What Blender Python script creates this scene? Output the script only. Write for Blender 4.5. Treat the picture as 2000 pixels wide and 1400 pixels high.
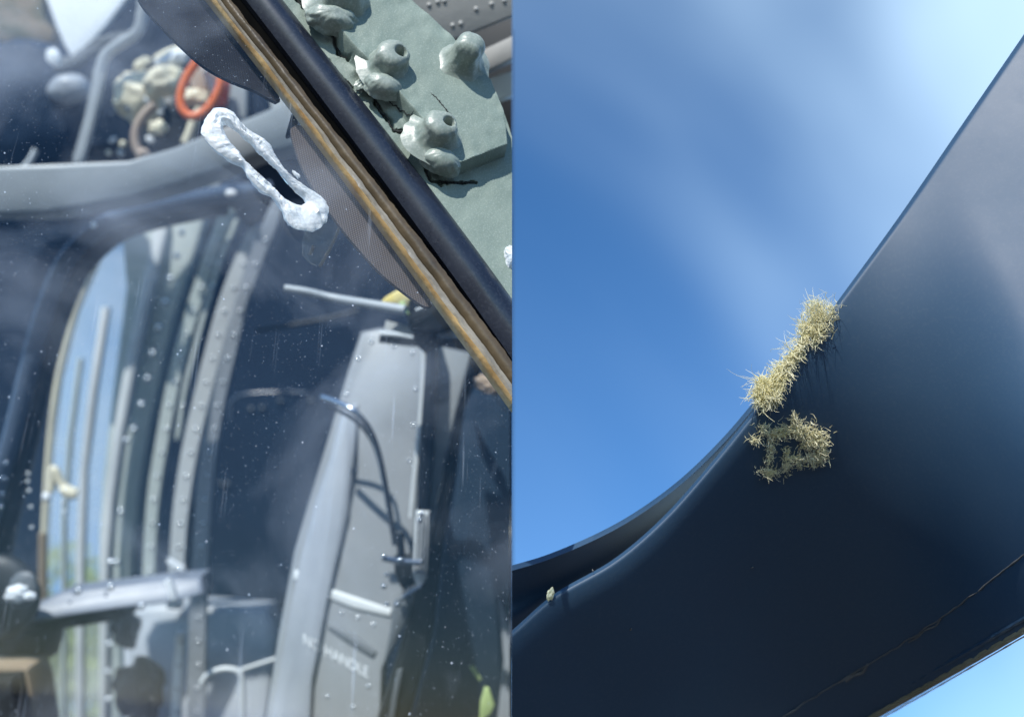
import bpy, bmesh, math, random
from mathutils import Vector, Matrix, noise

random.seed(7)
for o in list(bpy.data.objects):
    bpy.data.objects.remove(o)
SC = bpy.context.scene
COL = SC.collection

# ------------------------------------------------------------------ camera
PITCH = math.radians(36)
CAM = Vector((0, 0, 1.7))
LENS = 40.0
F = 2000 * LENS / 36.0
R_ = Vector((1, 0, 0))
U_ = Vector((0, -math.sin(PITCH), math.cos(PITCH)))
D_ = Vector((0, math.cos(PITCH), math.sin(PITCH)))
cd = bpy.data.cameras.new('camera')
cam = bpy.data.objects.new('camera', cd)
COL.objects.link(cam)
cam.location = CAM
cam.rotation_euler = (math.pi / 2 + PITCH, 0, 0)
cd.lens = LENS
cd.sensor_width = 36
cd.clip_start = 0.02
cd.clip_end = 5000
cd.dof.use_dof = True
cd.dof.focus_distance = 0.615
cd.dof.aperture_fstop = 5.4
SC.camera = cam

# ------------------------------------------------------------------ sky and sun
SUNC = Vector((-0.25, 0.88, -0.40)).normalized()      # towards the sun, camera axes (right, up, forward)
SUNW = (R_ * SUNC.x + U_ * SUNC.y + D_ * SUNC.z).normalized()
elev = math.asin(SUNW.z)
azim = math.atan2(SUNW.x, SUNW.y)
world = bpy.data.worlds.new('World')
SC.world = world
world.use_nodes = True
nt = world.node_tree
for n in list(nt.nodes):
    nt.nodes.remove(n)
out = nt.nodes.new('ShaderNodeOutputWorld')
bg = nt.nodes.new('ShaderNodeBackground')
sky = nt.nodes.new('ShaderNodeTexSky')
sky.sky_type = 'NISHITA'
sky.sun_disc = False
sky.sun_elevation = elev
sky.sun_rotation = azim
sky.altitude = 1500
sky.air_density = 1.0
sky.dust_density = 0.1
sky.ozone_density = 3.0
bg.inputs['Strength'].default_value = 0.15
# thin cirrus drifting over the whole sky
tc = nt.nodes.new('ShaderNodeTexCoord')
mp = nt.nodes.new('ShaderNodeMapping')
mp.inputs['Scale'].default_value = (1.0, 1.0, 1.0)
mp.inputs['Rotation'].default_value = (0.2, 0.5, 0.3)
mp.inputs['Location'].default_value = (0.35, 0.0, 0.1)
nz = nt.nodes.new('ShaderNodeTexNoise')
nz.noise_dimensions = '4D'
nz.inputs['W'].default_value = 48.22
nz.inputs['Scale'].default_value = 1.25
nz.inputs['Detail'].default_value = 3.5
nz.inputs['Roughness'].default_value = 0.46
nz.inputs['Distortion'].default_value = 0.9
cr = nt.nodes.new('ShaderNodeValToRGB')
cr.color_ramp.interpolation = 'EASE'
cr.color_ramp.elements[0].position = 0.38
cr.color_ramp.elements[0].color = (0, 0, 0, 1)
cr.color_ramp.elements[1].position = 0.86
cr.color_ramp.elements[1].color = (0.52, 0.52, 0.52, 1)
mx = nt.nodes.new('ShaderNodeMix')
mx.data_type = 'RGBA'
mx.inputs['B'].default_value = (7.0, 9.4, 11.2, 1)
nt.links.new(tc.outputs['Generated'], mp.inputs['Vector'])
nt.links.new(mp.outputs['Vector'], nz.inputs['Vector'])
nt.links.new(nz.outputs['Fac'], cr.inputs['Fac'])
nt.links.new(cr.outputs['Color'], mx.inputs['Factor'])
hsv = nt.nodes.new('ShaderNodeHueSaturation')
hsv.inputs['Saturation'].default_value = 1.2
nt.links.new(sky.outputs['Color'], hsv.inputs['Color'])
nt.links.new(hsv.outputs['Color'], mx.inputs['A'])
nt.links.new(mx.outputs['Result'], bg.inputs['Color'])
nt.links.new(bg.outputs['Background'], out.inputs['Surface'])

sl = bpy.data.lights.new('sun', 'SUN')
sl.energy = 4.2
sl.angle = math.radians(0.53)
sl.color = (1.0, 0.955, 0.89)
sun = bpy.data.objects.new('sun', sl)
COL.objects.link(sun)
sun.rotation_euler = (-SUNW).to_track_quat('-Z', 'Y').to_euler()
sun.location = (0, 0, 8)

vs = SC.view_settings
vs.view_transform = 'Standard'
vs.look = 'None'
vs.gamma = 1
vs.exposure = 0.55
vs.use_curve_mapping = False
SC.render.engine = 'CYCLES'
SC.cycles.use_denoising = True
SC.cycles.transparent_max_bounces = 24
SC.cycles.max_bounces = 10
SC.cycles.sample_clamp_indirect = 4.0

# ------------------------------------------------------------------ materials
def mat(name, col, rough=0.5, col2=None, scale=60.0, amount=0.5, bump=0.0, bscale=200.0, metal=0.0,
        coat=0.0, spec=0.5, detail=6, speck=None, speck_scale=900.0, speck_amt=0.25, translucent=None):
    m = bpy.data.materials.new(name)
    m.use_nodes = True
    t = m.node_tree
    b = t.nodes['Principled BSDF']
    b.inputs['Base Color'].default_value = (*col, 1)
    b.inputs['Roughness'].default_value = rough
    b.inputs['Metallic'].default_value = metal
    b.inputs['Coat Weight'].default_value = coat
    b.inputs['Coat Roughness'].default_value = 0.15
    b.inputs['Specular IOR Level'].default_value = spec
    co = t.nodes.new('ShaderNodeTexCoord')
    last = None
    if col2:
        n = t.nodes.new('ShaderNodeTexNoise')
        n.inputs['Scale'].default_value = scale
        n.inputs['Detail'].default_value = detail
        n.inputs['Roughness'].default_value = 0.62
        t.links.new(co.outputs['Object'], n.inputs['Vector'])
        r = t.nodes.new('ShaderNodeValToRGB')
        r.color_ramp.elements[0].position = 0.5 - 0.22 * amount
        r.color_ramp.elements[1].position = 0.5 + 0.22 * amount
        r.color_ramp.elements[0].color = (*col, 1)
        r.color_ramp.elements[1].color = (*col2, 1)
        t.links.new(n.outputs['Fac'], r.inputs['Fac'])
        last = r.outputs['Color']
        # a little roughness variation from the same wear pattern
        mr = t.nodes.new('ShaderNodeMapRange')
        mr.inputs['To Min'].default_value = max(0.02, rough - 0.09)
        mr.inputs['To Max'].default_value = min(1.0, rough + 0.12)
        t.links.new(n.outputs['Fac'], mr.inputs['Value'])
        t.links.new(mr.outputs['Result'], b.inputs['Roughness'])
    if speck:
        n = t.nodes.new('ShaderNodeTexNoise')
        n.inputs['Scale'].default_value = speck_scale
        n.inputs['Detail'].default_value = 3
        t.links.new(co.outputs['Object'], n.inputs['Vector'])
        r = t.nodes.new('ShaderNodeValToRGB')
        r.color_ramp.elements[0].position = 0.5
        r.color_ramp.elements[1].position = 0.72
        r.color_ramp.elements[0].color = (0, 0, 0, 1)
        r.color_ramp.elements[1].color = (speck_amt, speck_amt, speck_amt, 1)
        t.links.new(n.outputs['Fac'], r.inputs['Fac'])
        x = t.nodes.new('ShaderNodeMix')
        x.data_type = 'RGBA'
        x.inputs['B'].default_value = (*speck, 1)
        t.links.new(r.outputs['Color'], x.inputs['Factor'])
        if last:
            t.links.new(last, x.inputs['A'])
        else:
            x.inputs['A'].default_value = (*col, 1)
        last = x.outputs['Result']
    if last:
        t.links.new(last, b.inputs['Base Color'])
    if bump:
        n = t.nodes.new('ShaderNodeTexNoise')
        n.inputs['Scale'].default_value = bscale
        n.inputs['Detail'].default_value = 6
        t.links.new(co.outputs['Object'], n.inputs['Vector'])
        bp = t.nodes.new('ShaderNodeBump')
        bp.inputs['Strength'].default_value = bump
        bp.inputs['Distance'].default_value = 0.002
        t.links.new(n.outputs['Fac'], bp.inputs['Height'])
        t.links.new(bp.outputs['Normal'], b.inputs['Normal'])
    if translucent:
        tr = t.nodes.new('ShaderNodeBsdfTranslucent')
        tr.inputs['Color'].default_value = (*translucent, 1)
        ms = t.nodes.new('ShaderNodeMixShader')
        ms.inputs['Fac'].default_value = 0.4
        o = t.nodes['Material Output']
        t.links.new(b.outputs['BSDF'], ms.inputs[1])
        t.links.new(tr.outputs['BSDF'], ms.inputs[2])
        t.links.new(ms.outputs['Shader'], o.inputs['Surface'])
    return m

def glass_mat(name, tint, dust_col, dust_lo, dust_hi, specks=True, gloss=0.04, fres=1.45, nscale=9.0, hi_pos=0.75):
    m = bpy.data.materials.new(name)
    m.use_nodes = True
    t = m.node_tree
    for n in list(t.nodes):
        t.nodes.remove(n)
    o = t.nodes.new('ShaderNodeOutputMaterial')
    co = t.nodes.new('ShaderNodeTexCoord')
    tr = t.nodes.new('ShaderNodeBsdfTransparent')
    tr.inputs['Color'].default_value = (*tint, 1)
    gl = t.nodes.new('ShaderNodeBsdfGlossy')
    gl.inputs['Roughness'].default_value = gloss
    gl.distribution = 'GGX'
    fr = t.nodes.new('ShaderNodeFresnel')
    fr.inputs['IOR'].default_value = fres
    m1 = t.nodes.new('ShaderNodeMixShader')
    t.links.new(fr.outputs['Fac'], m1.inputs['Fac'])
    t.links.new(tr.outputs['BSDF'], m1.inputs[1])
    t.links.new(gl.outputs['BSDF'], m1.inputs[2])
    df = t.nodes.new('ShaderNodeBsdfDiffuse')
    df.inputs['Color'].default_value = (*dust_col, 1)
    nz = t.nodes.new('ShaderNodeTexNoise')
    nz.inputs['Scale'].default_value = nscale
    nz.inputs['Detail'].default_value = 7
    nz.inputs['Roughness'].default_value = 0.55
    nz.inputs['Distortion'].default_value = 0.6
    t.links.new(co.outputs['Object'], nz.inputs['Vector'])
    r = t.nodes.new('ShaderNodeMapRange')
    r.inputs['From Min'].default_value = 0.46 if specks else 0.35
    r.inputs['From Max'].default_value = hi_pos
    r.inputs['To Min'].default_value = dust_lo
    r.inputs['To Max'].default_value = dust_hi
    t.links.new(nz.outputs['Fac'], r.inputs['Value'])
    fac = r.outputs['Result']
    if specks:
        for sc_, th, amt in ((210.0, 0.07, 0.5), (85.0, 0.045, 0.8), (480.0, 0.10, 0.4)):
            v = t.nodes.new('ShaderNodeTexVoronoi')
            v.inputs['Scale'].default_value = sc_
            t.links.new(co.outputs['Object'], v.inputs['Vector'])
            q = t.nodes.new('ShaderNodeMapRange')
            q.inputs['From Min'].default_value = th
            q.inputs['From Max'].default_value = th * 0.4
            q.inputs['To Min'].default_value = 0
            q.inputs['To Max'].default_value = amt
            t.links.new(v.outputs['Distance'], q.inputs['Value'])
            k = t.nodes.new('ShaderNodeTexNoise')
            k.inputs['Scale'].default_value = 14.0 + sc_ * 0.02
            k.inputs['Detail'].default_value = 5
            t.links.new(co.outputs['Object'], k.inputs['Vector'])
            k2 = t.nodes.new('ShaderNodeMapRange')
            k2.inputs['From Min'].default_value = 0.26
            k2.inputs['From Max'].default_value = 0.48
            t.links.new(k.outputs['Fac'], k2.inputs['Value'])
            k3 = t.nodes.new('ShaderNodeMath')
            k3.operation = 'MULTIPLY'
            t.links.new(q.outputs['Result'], k3.inputs[0])
            t.links.new(k2.outputs['Result'], k3.inputs[1])
            a = t.nodes.new('ShaderNodeMath')
            a.operation = 'MAXIMUM'
            t.links.new(fac, a.inputs[0])
            t.links.new(k3.outputs['Value'], a.inputs[1])
            fac = a.outputs['Value']
    if specks:
        for rot_, amt in (((0.3, 0.5, 0.9), 0.22), ((1.1, 0.2, -0.6), 0.16)):
            mp_ = t.nodes.new('ShaderNodeMapping')
            mp_.inputs['Rotation'].default_value = rot_
            mp_.inputs['Scale'].default_value = (420, 9, 9)
            t.links.new(co.outputs['Object'], mp_.inputs['Vector'])
            n_ = t.nodes.new('ShaderNodeTexNoise')
            n_.inputs['Scale'].default_value = 1.0
            n_.inputs['Detail'].default_value = 2
            t.links.new(mp_.outputs['Vector'], n_.inputs['Vector'])
            q_ = t.nodes.new('ShaderNodeMapRange')
            q_.inputs['From Min'].default_value = 0.70
            q_.inputs['From Max'].default_value = 0.82
            q_.inputs['To Max'].default_value = amt
            t.links.new(n_.outputs['Fac'], q_.inputs['Value'])
            a_ = t.nodes.new('ShaderNodeMath')
            a_.operation = 'MAXIMUM'
            t.links.new(fac, a_.inputs[0])
            t.links.new(q_.outputs['Result'], a_.inputs[1])
            fac = a_.outputs['Value']
    m2 = t.nodes.new('ShaderNodeMixShader')
    t.links.new(fac, m2.inputs['Fac'])
    t.links.new(m1.outputs['Shader'], m2.inputs[1])
    t.links.new(df.outputs['BSDF'], m2.inputs[2])
    t.links.new(m2.outputs['Shader'], o.inputs['Surface'])
    return m

def mesh_cloth(name, col, col2, scale):
    m = mat(name, col, 0.85)
    t = m.node_tree
    b = t.nodes['Principled BSDF']
    co = t.nodes.new('ShaderNodeTexCoord')
    mp = t.nodes.new('ShaderNodeMapping')
    mp.inputs['Rotation'].default_value = (0.4, 0.9, 0.9)
    t.links.new(co.outputs['Object'], mp.inputs['Vector'])
    hs = []
    for d in ('X', 'Y'):
        w = t.nodes.new('ShaderNodeTexWave')
        w.bands_direction = d
        w.inputs['Scale'].default_value = scale
        w.inputs['Distortion'].default_value = 0.35
        t.links.new(mp.outputs['Vector'], w.inputs['Vector'])
        hs.append(w.outputs['Fac'])
    a = t.nodes.new('ShaderNodeMath')
    a.operation = 'MULTIPLY'
    t.links.new(hs[0], a.inputs[0])
    t.links.new(hs[1], a.inputs[1])
    x = t.nodes.new('ShaderNodeMix')
    x.data_type = 'RGBA'
    x.inputs['A'].default_value = (*col, 1)
    x.inputs['B'].default_value = (*col2, 1)
    t.links.new(a.outputs['Value'], x.inputs['Factor'])
    t.links.new(x.outputs['Result'], b.inputs['Base Color'])
    return m

M = {}
M['green'] = mat('green_paint', (0.135, 0.185, 0.160), 0.6, (0.190, 0.245, 0.213), 28, 1.0, 0.09, 700,
                 speck=(0.31, 0.365, 0.33), speck_scale=1400, speck_amt=0.55)
M['sealant'] = mat('painted_sealant', (0.165, 0.215, 0.188), 0.38, (0.25, 0.29, 0.26), 60, 1.0, 0.2, 160,
                   speck=(0.42, 0.45, 0.42), speck_scale=700, speck_amt=0.4)
M['crack'] = mat('crack_black', (0.012, 0.014, 0.015), 0.9)
M['rubber'] = mat('navy_rubber', (0.010, 0.013, 0.022), 0.26, (0.016, 0.021, 0.034), 30, 1.0, 0.015, 90,
                  speck=(0.25, 0.28, 0.33), speck_scale=600, speck_amt=0.05)
M['groove'] = mat('black_groove', (0.005, 0.006, 0.007), 0.85, (0.012, 0.012, 0.011), 50, spec=0.15)
M['brown'] = mat('brown_edge', (0.040, 0.030, 0.018), 0.34, (0.125, 0.092, 0.050), 30, 0.9, 0.12, 300)
M['gold'] = mat('amber_edge', (0.26, 0.13, 0.035), 0.32, (0.60, 0.45, 0.22), 45, 1.3, 0.2, 300)
M['greyedge'] = mat('grey_edge', (0.15, 0.145, 0.13), 0.4, (0.34, 0.31, 0.25), 40, 1.0, 0.15, 400)
M['acrylic'] = mat('crushed_acrylic', (0.90, 0.92, 0.93), 0.30, (0.74, 0.80, 0.84), 120, 0.9, 0.8, 420,
                   translucent=(0.8, 0.85, 0.88))
M['rimacrylic'] = mat('whitened_acrylic', (0.90, 0.92, 0.93), 0.16, (0.76, 0.82, 0.86), 150, 1.0, 0.5, 260, translucent=(0.9, 0.94, 0.96))
_t = M['rimacrylic'].node_tree
_o = _t.nodes['Material Output']
_tr = _t.nodes.new('ShaderNodeBsdfTransparent')
_tr.inputs['Color'].default_value = (0.92, 0.95, 0.97, 1)
_mx = _t.nodes.new('ShaderNodeMixShader')
_nz = _t.nodes.new('ShaderNodeTexNoise')
_nz.inputs['Scale'].default_value = 130
_nz.inputs['Detail'].default_value = 5
_rm = _t.nodes.new('ShaderNodeMapRange')
_rm.inputs['From Min'].default_value = 0.48
_rm.inputs['From Max'].default_value = 0.70
_rm.inputs['To Max'].default_value = 0.6
_t.links.new(_t.nodes['Texture Coordinate'].outputs['Object'], _nz.inputs['Vector'])
_t.links.new(_nz.outputs['Fac'], _rm.inputs['Value'])
_t.links.new(_rm.outputs['Result'], _mx.inputs['Fac'])
_t.links.new(_o.inputs['Surface'].links[0].from_socket, _mx.inputs[1])
_t.links.new(_tr.outputs['BSDF'], _mx.inputs[2])
_t.links.new(_mx.outputs['Shader'], _o.inputs['Surface'])
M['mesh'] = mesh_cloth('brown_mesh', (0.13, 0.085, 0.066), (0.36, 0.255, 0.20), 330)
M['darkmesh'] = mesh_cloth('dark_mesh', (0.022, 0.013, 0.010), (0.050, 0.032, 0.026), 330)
M['windshield'] = glass_mat('dusty_windshield', (0.90, 0.94, 0.96), (0.62, 0.70, 0.84), 0.0, 0.125, gloss=0.0, fres=1.29)
M['pane'] = glass_mat('hazy_pane', (0.90, 0.94, 0.95), (0.88, 0.90, 0.88), 0.10, 0.34, specks=False, nscale=5)
M['clear'] = glass_mat('clear_plastic', (0.78, 0.82, 0.84), (0.8, 0.78, 0.76), 0.10, 0.30, specks=False)
M['navy'] = mat('navy_interior', (0.007, 0.016, 0.036), 0.6, (0.013, 0.029, 0.058), 6, 1.0, spec=0.25)
M['black'] = mat('black_interior', (0.006, 0.008, 0.010), 0.5, (0.016, 0.019, 0.022), 12, 1.0)
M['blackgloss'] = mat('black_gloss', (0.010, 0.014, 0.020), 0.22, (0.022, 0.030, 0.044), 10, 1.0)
M['bluegloss'] = mat('blue_grey_gloss', (0.045, 0.065, 0.10), 0.2, (0.075, 0.10, 0.145), 8, 1.0)
M['grey'] = mat('grey_interior', (0.28, 0.30, 0.315), 0.42, (0.42, 0.44, 0.45), 7, 1.0, 0.15, 40)
M['armgrey'] = mat('armrest_grey', (0.12, 0.14, 0.18), 0.4, (0.20, 0.22, 0.27), 9, 1.0, 0.15, 40)
M['panelgrey'] = mat('panel_grey', (0.19, 0.20, 0.21), 0.42, (0.31, 0.32, 0.33), 7, 1.0, 0.15, 40)
M['greyd'] = mat('dark_grey_interior', (0.10, 0.11, 0.12), 0.5, (0.16, 0.17, 0.18), 7, 1.0, 0.1, 40)
M['greyl'] = mat('light_grey_interior', (0.50, 0.52, 0.53), 0.4, (0.68, 0.69, 0.68), 9, 1.0, 0.15, 40)
M['greygreen'] = mat('grey_green_interior', (0.42, 0.47, 0.44), 0.42, (0.60, 0.63, 0.595), 9, 1.0, 0.2, 50)
M['bluegrey'] = mat('blue_grey_interior', (0.24, 0.26, 0.29), 0.42, (0.37, 0.39, 0.42), 9, 1.0, 0.15, 40)
M['white'] = mat('white_interior', (0.86, 0.87, 0.88), 0.5, (0.76, 0.78, 0.80), 9, 1.0)
M['cream'] = mat('cream_plastic', (0.82, 0.75, 0.55), 0.45, (0.62, 0.56, 0.43), 26, 1.0, 0.3, 60)
M['beige'] = mat('beige_plastic', (0.46, 0.36, 0.28), 0.5, (0.34, 0.25, 0.19), 20, 1.0)
M['orange'] = mat('orange_plastic', (0.85, 0.22, 0.07), 0.4, (0.75, 0.16, 0.05), 20, 1.0)
M['red'] = mat('red_plastic', (0.55, 0.10, 0.055), 0.45)
M['yellow'] = mat('yellow_paint', (0.80, 0.60, 0.14), 0.45, (0.78, 0.70, 0.40), 40, 1.0)
M['lime'] = mat('yellow_green', (0.55, 0.66, 0.30), 0.5, (0.40, 0.52, 0.2), 30, 1.0)
M['olive'] = mat('olive_camouflage', (0.15, 0.15, 0.07), 0.8, (0.36, 0.27, 0.17), 22, 0.35)
M['tan'] = mat('tan_cloth', (0.30, 0.23, 0.15), 0.8, (0.22, 0.16, 0.11), 14, 1.0)
M['steel'] = mat('polished_steel', (0.42, 0.45, 0.50), 0.16, metal=1.0)
M['rivet'] = mat('rivet_metal', (0.62, 0.64, 0.66), 0.22, metal=0.7)
M['blade'] = mat('blade_paint', (0.010, 0.043, 0.094), 0.55, (0.014, 0.052, 0.106), 16, 1.0, 0.04, 60,
                 speck=(0.16, 0.18, 0.2), speck_scale=500, speck_amt=0.06, spec=0.78)
M['tanstrip'] = mat('tan_trim', (0.30, 0.26, 0.17), 0.55, (0.20, 0.175, 0.11), 30, 1.0, 0.3, 200)
M['scuff'] = mat('scuffed_paint', (0.16, 0.155, 0.15), 0.6, (0.08, 0.085, 0.09), 60, 1.0)
M['fibre'] = mat('cream_fibre', (0.86, 0.81, 0.52), 0.6, (0.93, 0.91, 0.76), 90, 1.0, translucent=(0.90, 0.86, 0.60))
M['leaf'] = mat('leaf', (0.20, 0.27, 0.04), 0.6, (0.44, 0.46, 0.09), 4, 0.8, translucent=(0.45, 0.50, 0.08))
M['bark'] = mat('bark', (0.09, 0.065, 0.045), 0.9, (0.14, 0.11, 0.08), 12)
M['tarmac'] = mat('tarmac', (0.060, 0.060, 0.060), 0.9, (0.085, 0.084, 0.082), 0.6, 1.0)
M['paintgrey'] = mat('grey_skin_paint', (0.30, 0.31, 0.30), 0.55, (0.38, 0.385, 0.375), 20, 1.0, 0.15, 90)

# ------------------------------------------------------------------ helpers
def W(p):
    return CAM + R_ * p[0] + U_ * p[1] + D_ * p[2]

def P(px, py, d):
    """pixel of the photograph at a forward distance d (m), camera axes"""
    return Vector(((px - 1000) / F * d, -(py - 700) / F * d, d))

WN = Vector((0.30, 0.42, -0.85)).normalized()         # windscreen plane: normal towards the viewer
WP = Vector((0, 0, 0.60))

def PW(px, py, h=0.0):
    """pixel on the windscreen plane, raised h metres along its normal"""
    dr = Vector(((px - 1000) / F, -(py - 700) / F, 1))
    return dr * (WN.dot(WP) / WN.dot(dr)) + WN * h

def thing(name, label, cat, loc, group=None):
    o = bpy.data.objects.new(name, None)
    COL.objects.link(o)
    o.empty_display_size = 0.02
    o.location = W(loc)
    o['label'] = label
    o['category'] = cat
    if group:
        o['group'] = group
    return o

ORG = {}
def org(o):
    if o is None:
        return Vector((0, 0, 0))
    return o.location + org(o.parent)

def mk(name, verts, faces, m, parent=None, smooth=True, side=None, label=None, cat=None, kind=None, group=None, flat_angle=None):
    """mesh object from camera-axis vertices; side 'L'/'R' trims it at the middle plane"""
    bm = bmesh.new()
    vs_ = [bm.verts.new(v) for v in verts]
    for f in faces:
        try:
            bm.faces.new([vs_[i] for i in f])
        except ValueError:
            pass
    return fin(name, bm, m, parent, smooth, side, label, cat, kind, group)

def fin(name, bm, m, parent=None, smooth=True, side=None, label=None, cat=None, kind=None, group=None):
    if side:
        no = Vector((1, 0, 0)) if side == 'L' else Vector((-1, 0, 0))
        bmesh.ops.bisect_plane(bm, geom=bm.verts[:] + bm.edges[:] + bm.faces[:], plane_co=(0, 0, 0), plane_no=no,
                               clear_outer=True)
        bo = [e for e in bm.edges if e.is_boundary and all(abs(v.co.x) < 1e-6 for v in e.verts)]
        if bo:
            try:
                bmesh.ops.holes_fill(bm, edges=bo, sides=0)
            except Exception:
                pass
    bmesh.ops.recalc_face_normals(bm, faces=bm.faces)
    for v in bm.verts:
        v.co = W(v.co)
    if parent is None:
        c = Vector((0, 0, 0))
        for v in bm.verts:
            c += v.co
        c /= max(1, len(bm.verts))
    else:
        c = org(parent)
    for v in bm.verts:
        v.co -= c
    me = bpy.data.meshes.new(name)
    bm.to_mesh(me)
    bm.free()
    me.materials.append(m)
    if smooth:
        me.shade_smooth()
        try:
            me.set_sharp_from_angle(angle=math.radians(40))
        except Exception:
            pass
    o = bpy.data.objects.new(name, me)
    COL.objects.link(o)
    if parent is None:
        o.location = c
    else:
        o.parent = parent
    if label:
        o['label'] = label
    if cat:
        o['category'] = cat
    if kind:
        o['kind'] = kind
    if group:
        o['group'] = group
    return o

def catmull(pts, n, closed=False):
    """resample a polyline of tuples/vectors smoothly to n points, even along its length"""
    pts = [Vector(p) for p in pts]
    k = len(pts)
    dense = []
    segs = k if closed else k - 1
    for i in range(segs):
        if closed:
            a, b, c, d = pts[(i - 1) % k], pts[i], pts[(i + 1) % k], pts[(i + 2) % k]
        else:
            a, b, c, d = pts[max(i - 1, 0)], pts[i], pts[i + 1], pts[min(i + 2, k - 1)]
        for j in range(12):
            t = j / 12
            dense.append(0.5 * ((2 * b) + (c - a) * t + (2 * a - 5 * b + 4 * c - d) * t * t + (3 * b - a - 3 * c + d) * t ** 3))
    dense.append(pts[0].copy() if closed else pts[-1].copy())
    ln = [0]
    for i in range(1, len(dense)):
        ln.append(ln[-1] + (dense[i] - dense[i - 1]).length)
    res = []
    tot = ln[-1]
    j = 0
    for i in range(n):
        s = tot * i / (n if closed else n - 1)
        while j < len(ln) - 2 and ln[j + 1] < s:
            j += 1
        q = (s - ln[j]) / max(1e-9, ln[j + 1] - ln[j])
        res.append(dense[j].lerp(dense[j + 1], min(1, max(0, q))))
    return res

def V2(l):
    return [Vector((a, b, 0)) for a, b in l]

def slab(name, poly, d, thick, m, parent=None, tilt=(0, 0), bevel=0.0012, smooth_outline=0, side='L', **kw):
    """traced outline at its own distance, given real thickness and softened edges; tilt = metres per 1000 px"""
    if smooth_outline:
        poly = [(v.x, v.y) for v in catmull(V2(poly), smooth_outline, True)]
    cx = sum(p[0] for p in poly) / len(poly)
    cy = sum(p[1] for p in poly) / len(poly)
    bm = bmesh.new()
    fr = [bm.verts.new(P(x, y, d + tilt[0] * (x - cx) / 1000 + tilt[1] * (y - cy) / 1000)) for x, y in poly]
    f = bm.faces.new(fr)
    ext = bmesh.ops.extrude_face_region(bm, geom=[f])
    nv = [g for g in ext['geom'] if isinstance(g, bmesh.types.BMVert)]
    for v in nv:
        v.co.z += thick
    fronte = [e for e in bm.edges if all(v in fr for v in e.verts)]
    if bevel:
        bmesh.ops.bevel(bm, geom=fronte, offset=bevel, segments=2, profile=0.5, affect='EDGES', clamp_overlap=True)
    return fin(name, bm, m, parent, True, side, **kw)

def tube_bm(bm, pts, radii, seg=10):
    n = len(pts)
    t0 = (pts[1] - pts[0]).normalized()
    up = Vector((0, 0, 1)) if abs(t0.z) < 0.9 else Vector((1, 0, 0))
    rings = []
    for i in range(n):
        t = (pts[min(i + 1, n - 1)] - pts[max(i - 1, 0)]).normalized()
        a = (up - t * up.dot(t)).normalized()
        up = a
        b = t.cross(a)
        rings.append([bm.verts.new(pts[i] + (a * math.cos(2 * math.pi * k / seg) + b * math.sin(2 * math.pi * k / seg)) * radii[i])
                      for k in range(seg)])
    for i in range(n - 1):
        for k in range(seg):
            bm.faces.new((rings[i][k], rings[i][(k + 1) % seg], rings[i + 1][(k + 1) % seg], rings[i + 1][k]))
    bm.faces.new(rings[0][::-1])
    bm.faces.new(rings[-1])

def tube(name, path, r_px, m, parent=None, n=28, seg=10, side='L', taper=None, **kw):
    pts = [P(*p) for p in path]
    pts = catmull(pts, n)
    rad = []
    for i, p in enumerate(pts):
        k = 1.0
        if taper:
            k = taper[0] + (taper[1] - taper[0]) * i / (n - 1)
        rad.append(r_px * p.z / F * k)
    bm = bmesh.new()
    tube_bm(bm, pts, rad, seg)
    return fin(name, bm, m, parent, True, side, **kw)

def blob(name, px, py, d, rx, ry, rz, m, parent=None, rot=0.0, lump=0.15, freq=60.0, sub=4, side='L', flat=1.0, **kw):
    bm = bmesh.new()
    bmesh.ops.create_icosphere(bm, subdivisions=sub, radius=1.0)
    c = P(px, py, d)
    s = d / F
    ca, sa = math.cos(rot), math.sin(rot)
    for v in bm.verts:
        q = v.co.copy()
        q = Vector((math.copysign(abs(q.x) ** flat, q.x), math.copysign(abs(q.y) ** flat, q.y), math.copysign(abs(q.z) ** flat, q.z)))
        k = 1 + lump * noise.noise(q * 1.7 + c * freq) + 0.5 * lump * noise.noise(q * 4.1 + c * freq)
        x, y, z = q.x * rx * s * k, q.y * ry * s * k, q.z * rz * s * k
        v.co = c + Vector((x * ca - y * sa, x * sa + y * ca, z))
    return fin(name, bm, m, parent, True, side, **kw)

def rivet(px, py, d, r_px, parent, m=None, name='rivet'):
    bm = bmesh.new()
    bmesh.ops.create_uvsphere(bm, u_segments=10, v_segments=6, radius=1)
    c = P(px, py, d)
    s = r_px * d / F
    for v in bm.verts:
        v.co = c + Vector((v.co.x * s, v.co.y * s, v.co.z * s * 0.6))
    return fin(name, bm, m or M['rivet'], parent, True, None)

# ------------------------------------------------------------------ ground far below, out of frame: returns light from underneath
me = bpy.data.meshes.new('ground')
me.from_pydata([(-600, -600, 0), (600, -600, 0), (600, 600, 0), (-600, 600, 0)], [], [(0, 1, 2, 3)])
me.materials.append(M['tarmac'])
g = bpy.data.objects.new('ground', me)
g['kind'] = 'structure'
COL.objects.link(g)

# ================================================================== LEFT: helicopter windscreen
import numpy as np
def interp_curve(pts, n=90):
    # smooth low-order fit, so the long rail keeps one even sweep
    ys_ = np.array([p[1] for p in pts], float)
    k = np.polyfit(ys_, np.array([p[0] for p in pts], float), 3)
    return [Vector((float(np.polyval(k, y)), float(y), 0)) for y in np.linspace(ys_.min(), ys_.max(), n)]

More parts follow.
